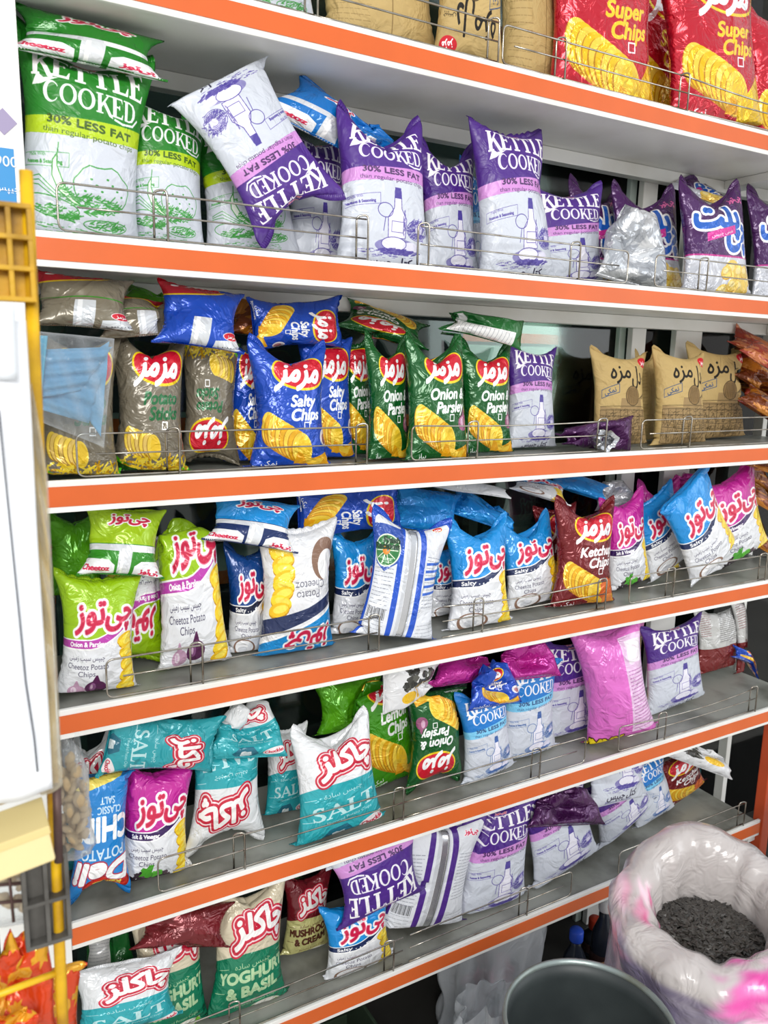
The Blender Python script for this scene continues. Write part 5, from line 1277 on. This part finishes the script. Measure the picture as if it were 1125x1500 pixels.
# ------------------------------------------------------------------ stickers on the end panel
M_BLUE = mat('sticker_blue', '2a8ac8', .4)
def flat_text(name, s, w, col, parent, loc):
    loops = glyphs(s); bm = bmesh.new()
    cu = bpy.data.curves.new(name, 'CURVE'); cu.dimensions = '2D'; cu.fill_mode = 'BOTH'; cu.extrude = .0002
    P = np.concatenate(loops); mn, mx = P.min(0), P.max(0); k = w/(mx[0]-mn[0])
    for l in loops:
        sp = cu.splines.new('POLY'); sp.points.add(len(l)-1); sp.use_cyclic_u = True
        for q, c in zip(sp.points, l): q.co = ((c[0]-(mn[0]+mx[0])/2)*k, (c[1]-(mn[1]+mx[1])/2)*k, 0, 1)
    o = bpy.data.objects.new(name, cu); COL.objects.link(o); dg = bpy.context.evaluated_depsgraph_get(); dg.update()
    me = bpy.data.meshes.new_from_object(o.evaluated_get(dg)); bpy.data.objects.remove(o); bpy.data.curves.remove(cu)
    me.materials.clear(); me.materials.append(col)
    o = bpy.data.objects.new(name, me); COL.objects.link(o); o.parent = parent; o.location = loc; o.rotation_euler = (math.pi/2, 0, 0); return o
a, b = at(-20, 213, YF-.013), at(25, 300, YF-.013)
st = link_mesh('sticker', box_mesh('sticker', (-(b.x-a.x)/2, -.0006, -(a.z-b.z)/2), ((b.x-a.x)/2, 0, (a.z-b.z)/2), 0), M_BLUE, None, ((a.x+b.x)/2, YF-.0125, (a.z+b.z)/2)); tag(st, 'blue sticker with white writing on the white end panel', 'sticker')
MW = mat('ink_white', 'f2f4f6', .5)
flat_text('lettering', fa('تخفیف') if 0 else fa('چیپس'), .030, MW, st, (.005, -.0012, -.018)); flat_text('lettering', '900', .026, MW, st, (.006, -.0012, .018))
a = at(5, 178, YF-.013)
o = link_mesh('sticker', box_mesh('sticker', (-.0115, -.0006, -.0115), (.0115, 0, .0115)), mat('lavender', '9a8fb0', .5), None, (a.x, YF-.0125, a.z)); o.rotation_euler = (0, math.pi/4, 0); tag(o, 'small lavender diamond sticker above the blue sticker', 'sticker')

# ------------------------------------------------------------------ face masks in a clear pouch
pk = empty('face_mask_pack', at(100, 560, 1.18)); tag(pk, 'clear pouch of pale blue face masks hanging before the leftmost grey bag', 'face masks')
MM = mat('mask_blue', '6fa8cc', .7, 0, .5, 160, .12, 120); MM2 = mat('mask_edge', '4fa9c4', .6, 0, .3, 120)
def sheet_quad(c0, c1, c2, c3, nx, nz, f):
    V = [];
    for j in range(nz):
        for i in range(nx):
            u, v = i/(nx-1), j/(nz-1); p = (c0*(1-u)+c1*u)*(1-v)+(c3*(1-u)+c2*u)*v; V.append(p+Vector((0, f(u, v), 0)))
    return V, [(j*nx+i, j*nx+i+1, (j+1)*nx+i+1, (j+1)*nx+i) for j in range(nz-1) for i in range(nx-1)]
def quad_part(name, px, Y, m, parent, nx=18, nz=22, f=lambda u, v: 0, th=.0012):
    cs = [at(x, y, Y)-parent.location for x, y in px]
    V, F = sheet_quad(*cs, nx, nz, f); n0 = len(V)
    V2 = [v+Vector((0, th, 0)) for v in V]; F2 = [tuple(q+n0 for q in f_[::-1]) for f_ in F]
    rim = []
    for i in range(nx-1): rim += [(i+1, i, i+n0, i+1+n0), ((nz-1)*nx+i, (nz-1)*nx+i+1, (nz-1)*nx+i+1+n0, (nz-1)*nx+i+n0)]
    for j in range(nz-1): rim += [(j*nx, (j+1)*nx, (j+1)*nx+n0, j*nx+n0), ((j+1)*nx+nx-1, j*nx+nx-1, j*nx+nx-1+n0, (j+1)*nx+nx-1+n0)]
    return link_mesh(name, mesh_from(name, V+V2, F+F2+rim, True), m, parent)
quad_part('folded_edge', [(44, 588), (60, 592), (70, 492), (42, 490)], 1.172, MM2, pk, f=lambda u, v: .003*math.sin(u*12))
quad_part('mask', [(58, 582), (118, 572), (165, 508), (60, 512)], 1.178, MM, pk, f=lambda u, v: .004*math.sin(v*22)-.008*math.sin(u*3.1))
quad_part('mask', [(60, 600), (130, 620), (150, 545), (60, 545)], 1.184, MM, pk, f=lambda u, v: .004*math.sin(v*18+u*3)-.006*math.sin(u*3.1))
quad_part('mask', [(120, 600), (148, 640), (160, 500), (128, 520)], 1.186, MM, pk, f=lambda u, v: .003*math.sin(v*16))
quad_part('pouch', [(52, 615), (152, 655), (168, 496), (42, 484)], 1.168, FILM, pk, f=lambda u, v: -.006*math.sin(u*3.14)*math.sin(v*3.14)+.002*math.sin(u*17+v*9))

# ------------------------------------------------------------------ wire snack stand in the left foreground (out of focus)
YS = .66
sd = empty('snack_stand', at(60, 1500, YS)); sd.location.z = 0; tag(sd, 'yellow metal snack stand with plastic brackets in the left foreground', 'stand')
L0 = sd.location
M_YEL = mat('yellow_paint', 'e8b818', .4, 0, .15, 60, dirt='8a5a18', vscale=14); M_YPL = mat('yellow_plastic', 'c79a1c', .5, 0, .2, 80, dirt='6e4a14', vscale=18); M_GPL = mat('grey_plastic', '5c5a56', .5, 0, .2, 60, dirt='3a3835', vscale=20); M_BRN = mat('brown_steel', '5a4440', .5, .3)
def T(px, Y=YS): return at(px[0], px[1], Y)-L0
bm = bmesh.new(); a_, b_ = T((38, 250)), T((92, 1500)); e_ = b_+(b_-a_)*((-b_.z)/(b_.z-a_.z)); tube(bm, [a_, b_, e_], .0048, 12); link_mesh('pole', bm_mesh('pole', bm, True), M_YEL, sd)
def lattice(name, x0, y0, x1, y1, holes, m, Y=YS-.012, th=.012, bar=.0035):
    a, b = T((x0, y1), Y), T((x1, y0), Y); bm = bmesh.new()
    X0, X1, Z0, Z1 = a.x, b.x, a.z, b.z; y0_, y1_ = a.y, a.y+th
    nxh, nzh = holes
    for i in range(nxh+1):
        x = X0+(X1-X0)*i/nxh; box(bm, (x-bar/2, y0_, Z0), (x+bar/2, y1_, Z1), .0006)
    for k in range(nzh+1):
        z = Z0+(Z1-Z0)*k/nzh; box(bm, (X0-bar/2, y0_-.0005, z-bar/2), (X1+bar/2, y1_+.0005, z+bar/2), .0006)
    box(bm, (X0, y1_-.002, Z0), (X1, y1_, Z1)); return link_mesh(name, bm_mesh(name, bm), m, sd)
lattice('yellow_bracket', -12, 302, 42, 436, (2, 3), M_YPL)
lattice('grey_bracket', 42, 1252, 96, 1392, (2, 2), M_GPL)
bm = bmesh.new(); tube(bm, [T((83, 1150), YS-.012), T((86, 1262), YS-.012)], .0035, 10); link_mesh('brown_rod', bm_mesh('brown_rod', bm, True), M_BRN, sd)
bm = bmesh.new(); tube(bm, [T((-60, 1478)), T((85, 1424))], .003, 10); link_mesh('crossbar', bm_mesh('crossbar', bm, True), M_YEL, sd)
bm = bmesh.new(); tube(bm, [T((-40, 1186)), T((78, 1152))], .0028, 10); link_mesh('crossbar', bm_mesh('crossbar', bm, True), M_YEL, sd)
for k, yy in enumerate((1296, 1322)):
    bm = bmesh.new(); tube(bm, [T((-60, yy+6)), T((50, yy-4))], .0014, 6); link_mesh('wire', bm_mesh('wire', bm, True), M_BRN, sd)
bm = bmesh.new(); tube(bm, [T((12, 1268)), T((20, 1350))], .0014, 6); link_mesh('wire', bm_mesh('wire', bm, True), M_BRN, sd)
o = bpy.data.objects.new('pole', bpy.data.objects['pole'].data); COL.objects.link(o); o.parent = sd; o.location = (-.22, 0, 0)
bm = bmesh.new()
for q in ((0, 0), (-.22, 0)):
    box(bm, (e_.x-.03+q[0], e_.y-.12, 0.0), (e_.x+.03+q[0], e_.y+.12, .012), .003)
link_mesh('stand_foot', bm_mesh('stand_foot', bm), M_GPL, sd)
# hanging white plastic sheet
M_SHEET = mat('white_film_sheet', 'e6e9ee', .35, 0, .5, 18, coat=.3)
sh = empty('plastic_sheet', at(0, 1150, YS-.05)); tag(sh, 'white plastic sheet hanging from the stand at the left edge', 'plastic sheet')
quad_part('sheet', [(-160, 1232), (78, 1158), (38, 470), (-160, 470)], YS-.05, M_SHEET, sh, 30, 50, f=lambda u, v: .004*math.sin(v*9+u*3)+.003*math.sin(u*14))
quad_part('upper_fold', [(-160, 560), (26, 556), (22, 446), (-160, 446)], YS-.058, mat('white_film_fold', 'dadfe4', .4, 0, .3, 20), sh, 12, 10, f=lambda u, v: .002*math.sin(u*12))
bm = bmesh.new(); tube(bm, [at(x, y, YS-.0565)-sh.location for x, y in ((-2, 600), (8, 700), (18, 800), (28, 900), (38, 1000), (50, 1080), (55, 1130))], .0007, 6); link_mesh('seam_line', bm_mesh('seam_line', bm, True), mat('seam_dark', '4a4e58', .6), sh)
# clear sleeve with pale crisps beside it
sl = empty('crisp_sleeve', at(68, 900, YS+.02)); tag(sl, 'narrow clear sleeve of pale crisps hanging beside the white sheet', 'snack sleeve')
quad_part('sleeve', [(60, 1165), (92, 1150), (70, 700), (46, 560)], YS-.02, film_mat('beige_film', 'cfc5ae', .30, .2), sl, 10, 50, f=lambda u, v: .004*math.sin(u*3.1)*math.sin(v*31)-.004*math.sin(u*3.1))
quad_part('crisp_pack', [(62, 1160), (82, 1150), (66, 705), (52, 700)], YS+.014, mat('pale_crisps', 'cdbd98', .7, 0, .8, 90, .35, 60), sl, 10, 60, f=lambda u, v: .002*math.sin(u*9)*math.sin(v*60), th=.006)
# cream carton on the stand
a, b = at(-60, 1262, YS-.02), at(66, 1180, YS-.02)
o = link_mesh('carton', box_mesh('carton', (-(b.x-a.x)/2, -.015, -(b.z-a.z)/2), ((b.x-a.x)/2, .03, (b.z-a.z)/2), .002), mat('cream_card', 'e6d49e', .7, 0, .1, 60, .08, 12), None, ((a.x+b.x)/2, YS-.045, (a.z+b.z)/2)); o.rotation_euler = (0, -.14, 0)
link_mesh('lid', box_mesh('lid', (-(b.x-a.x)/2-.001, -.016, (b.z-a.z)/2-.006), ((b.x-a.x)/2+.001, .031, (b.z-a.z)/2+.001), .001), mat('cream_lid', 'd8c488', .7), o)
tag(o, 'cream carton held in the stand under the white sheet', 'carton')
# walnuts
def walnut_mesh(seed):
    bm = bmesh.new(); bmesh.ops.create_icosphere(bm, subdivisions=2, radius=1); g = np.random.default_rng(seed); q = g.normal(size=3)*2
    for v in bm.verts:
        c = v.co; k = 1+.16*math.sin(c.x*7+q[0])*math.sin(c.y*6+q[1])+.10*math.sin(c.z*11+q[2]); v.co = Vector((c.x*1.15, c.y*.8, c.z*.62))*k
    return bm_mesh('walnut', bm, True)
M_NUT = mat('walnut_skin', 'ecd0a4', .6, 0, .6, 60, .35, 30); WM = [walnut_mesh(i) for i in range(4)]
wb = link_mesh('nut_bag', crumple_sheet('nut_bag', 0, 0, .040, -.062, .056, .030, 31, nu=24, nv=20, taper=.35, fold=.003), film_mat('thin_film', 'e8eaec', .03), None, at(104, 1168, .80)); tag(wb, 'small clear bag of walnut pieces hanging at the left beside the stand', 'nut bag')
c = at(104, 1168, .80); g = np.random.default_rng(3)
def nut(loc, s, label, grp):
    o = link_mesh('walnut', WM[int(g.integers(4))], M_NUT, None, loc); o.scale = (s, s, s); o.rotation_euler = tuple(g.uniform(0, 6.3, 3)); tag(o, label, 'walnut', grp)
for k in range(46):
    lv = k//5; a = (k % 5)*1.2566+lv*.8; r = .011 if k % 5 else .002
    nut(c+Vector((r*math.cos(a)*1.1, r*.75*math.sin(a), -.052+lv*.0105+g.uniform(-.001, .001))), g.uniform(.0058, .0072), 'walnut piece inside the small clear hanging bag', 'walnuts in the clear bag')
wb2 = link_mesh('nut_bag', crumple_sheet('nut_bag', 0, 0, .050, -.024, .024, .026, 33, nu=24, nv=16, taper=.1, fold=.003), bpy.data.materials['thin_film'], None, at(16, 1306, YS+.014)); tag(wb2, 'flat clear bag of walnut pieces caught behind the thin brown wires', 'nut bag')
for k in range(10):
    q = at(-6+k % 5*10, 1290+(k//5)*30+g.uniform(-4, 4), YS+.012); nut(q, .0065, 'walnut piece behind the thin brown wires of the stand', 'walnuts behind the stand wires')
bpy.data.objects.remove(_to, do_unlink=True)
bpy.data.curves.remove(_tc)
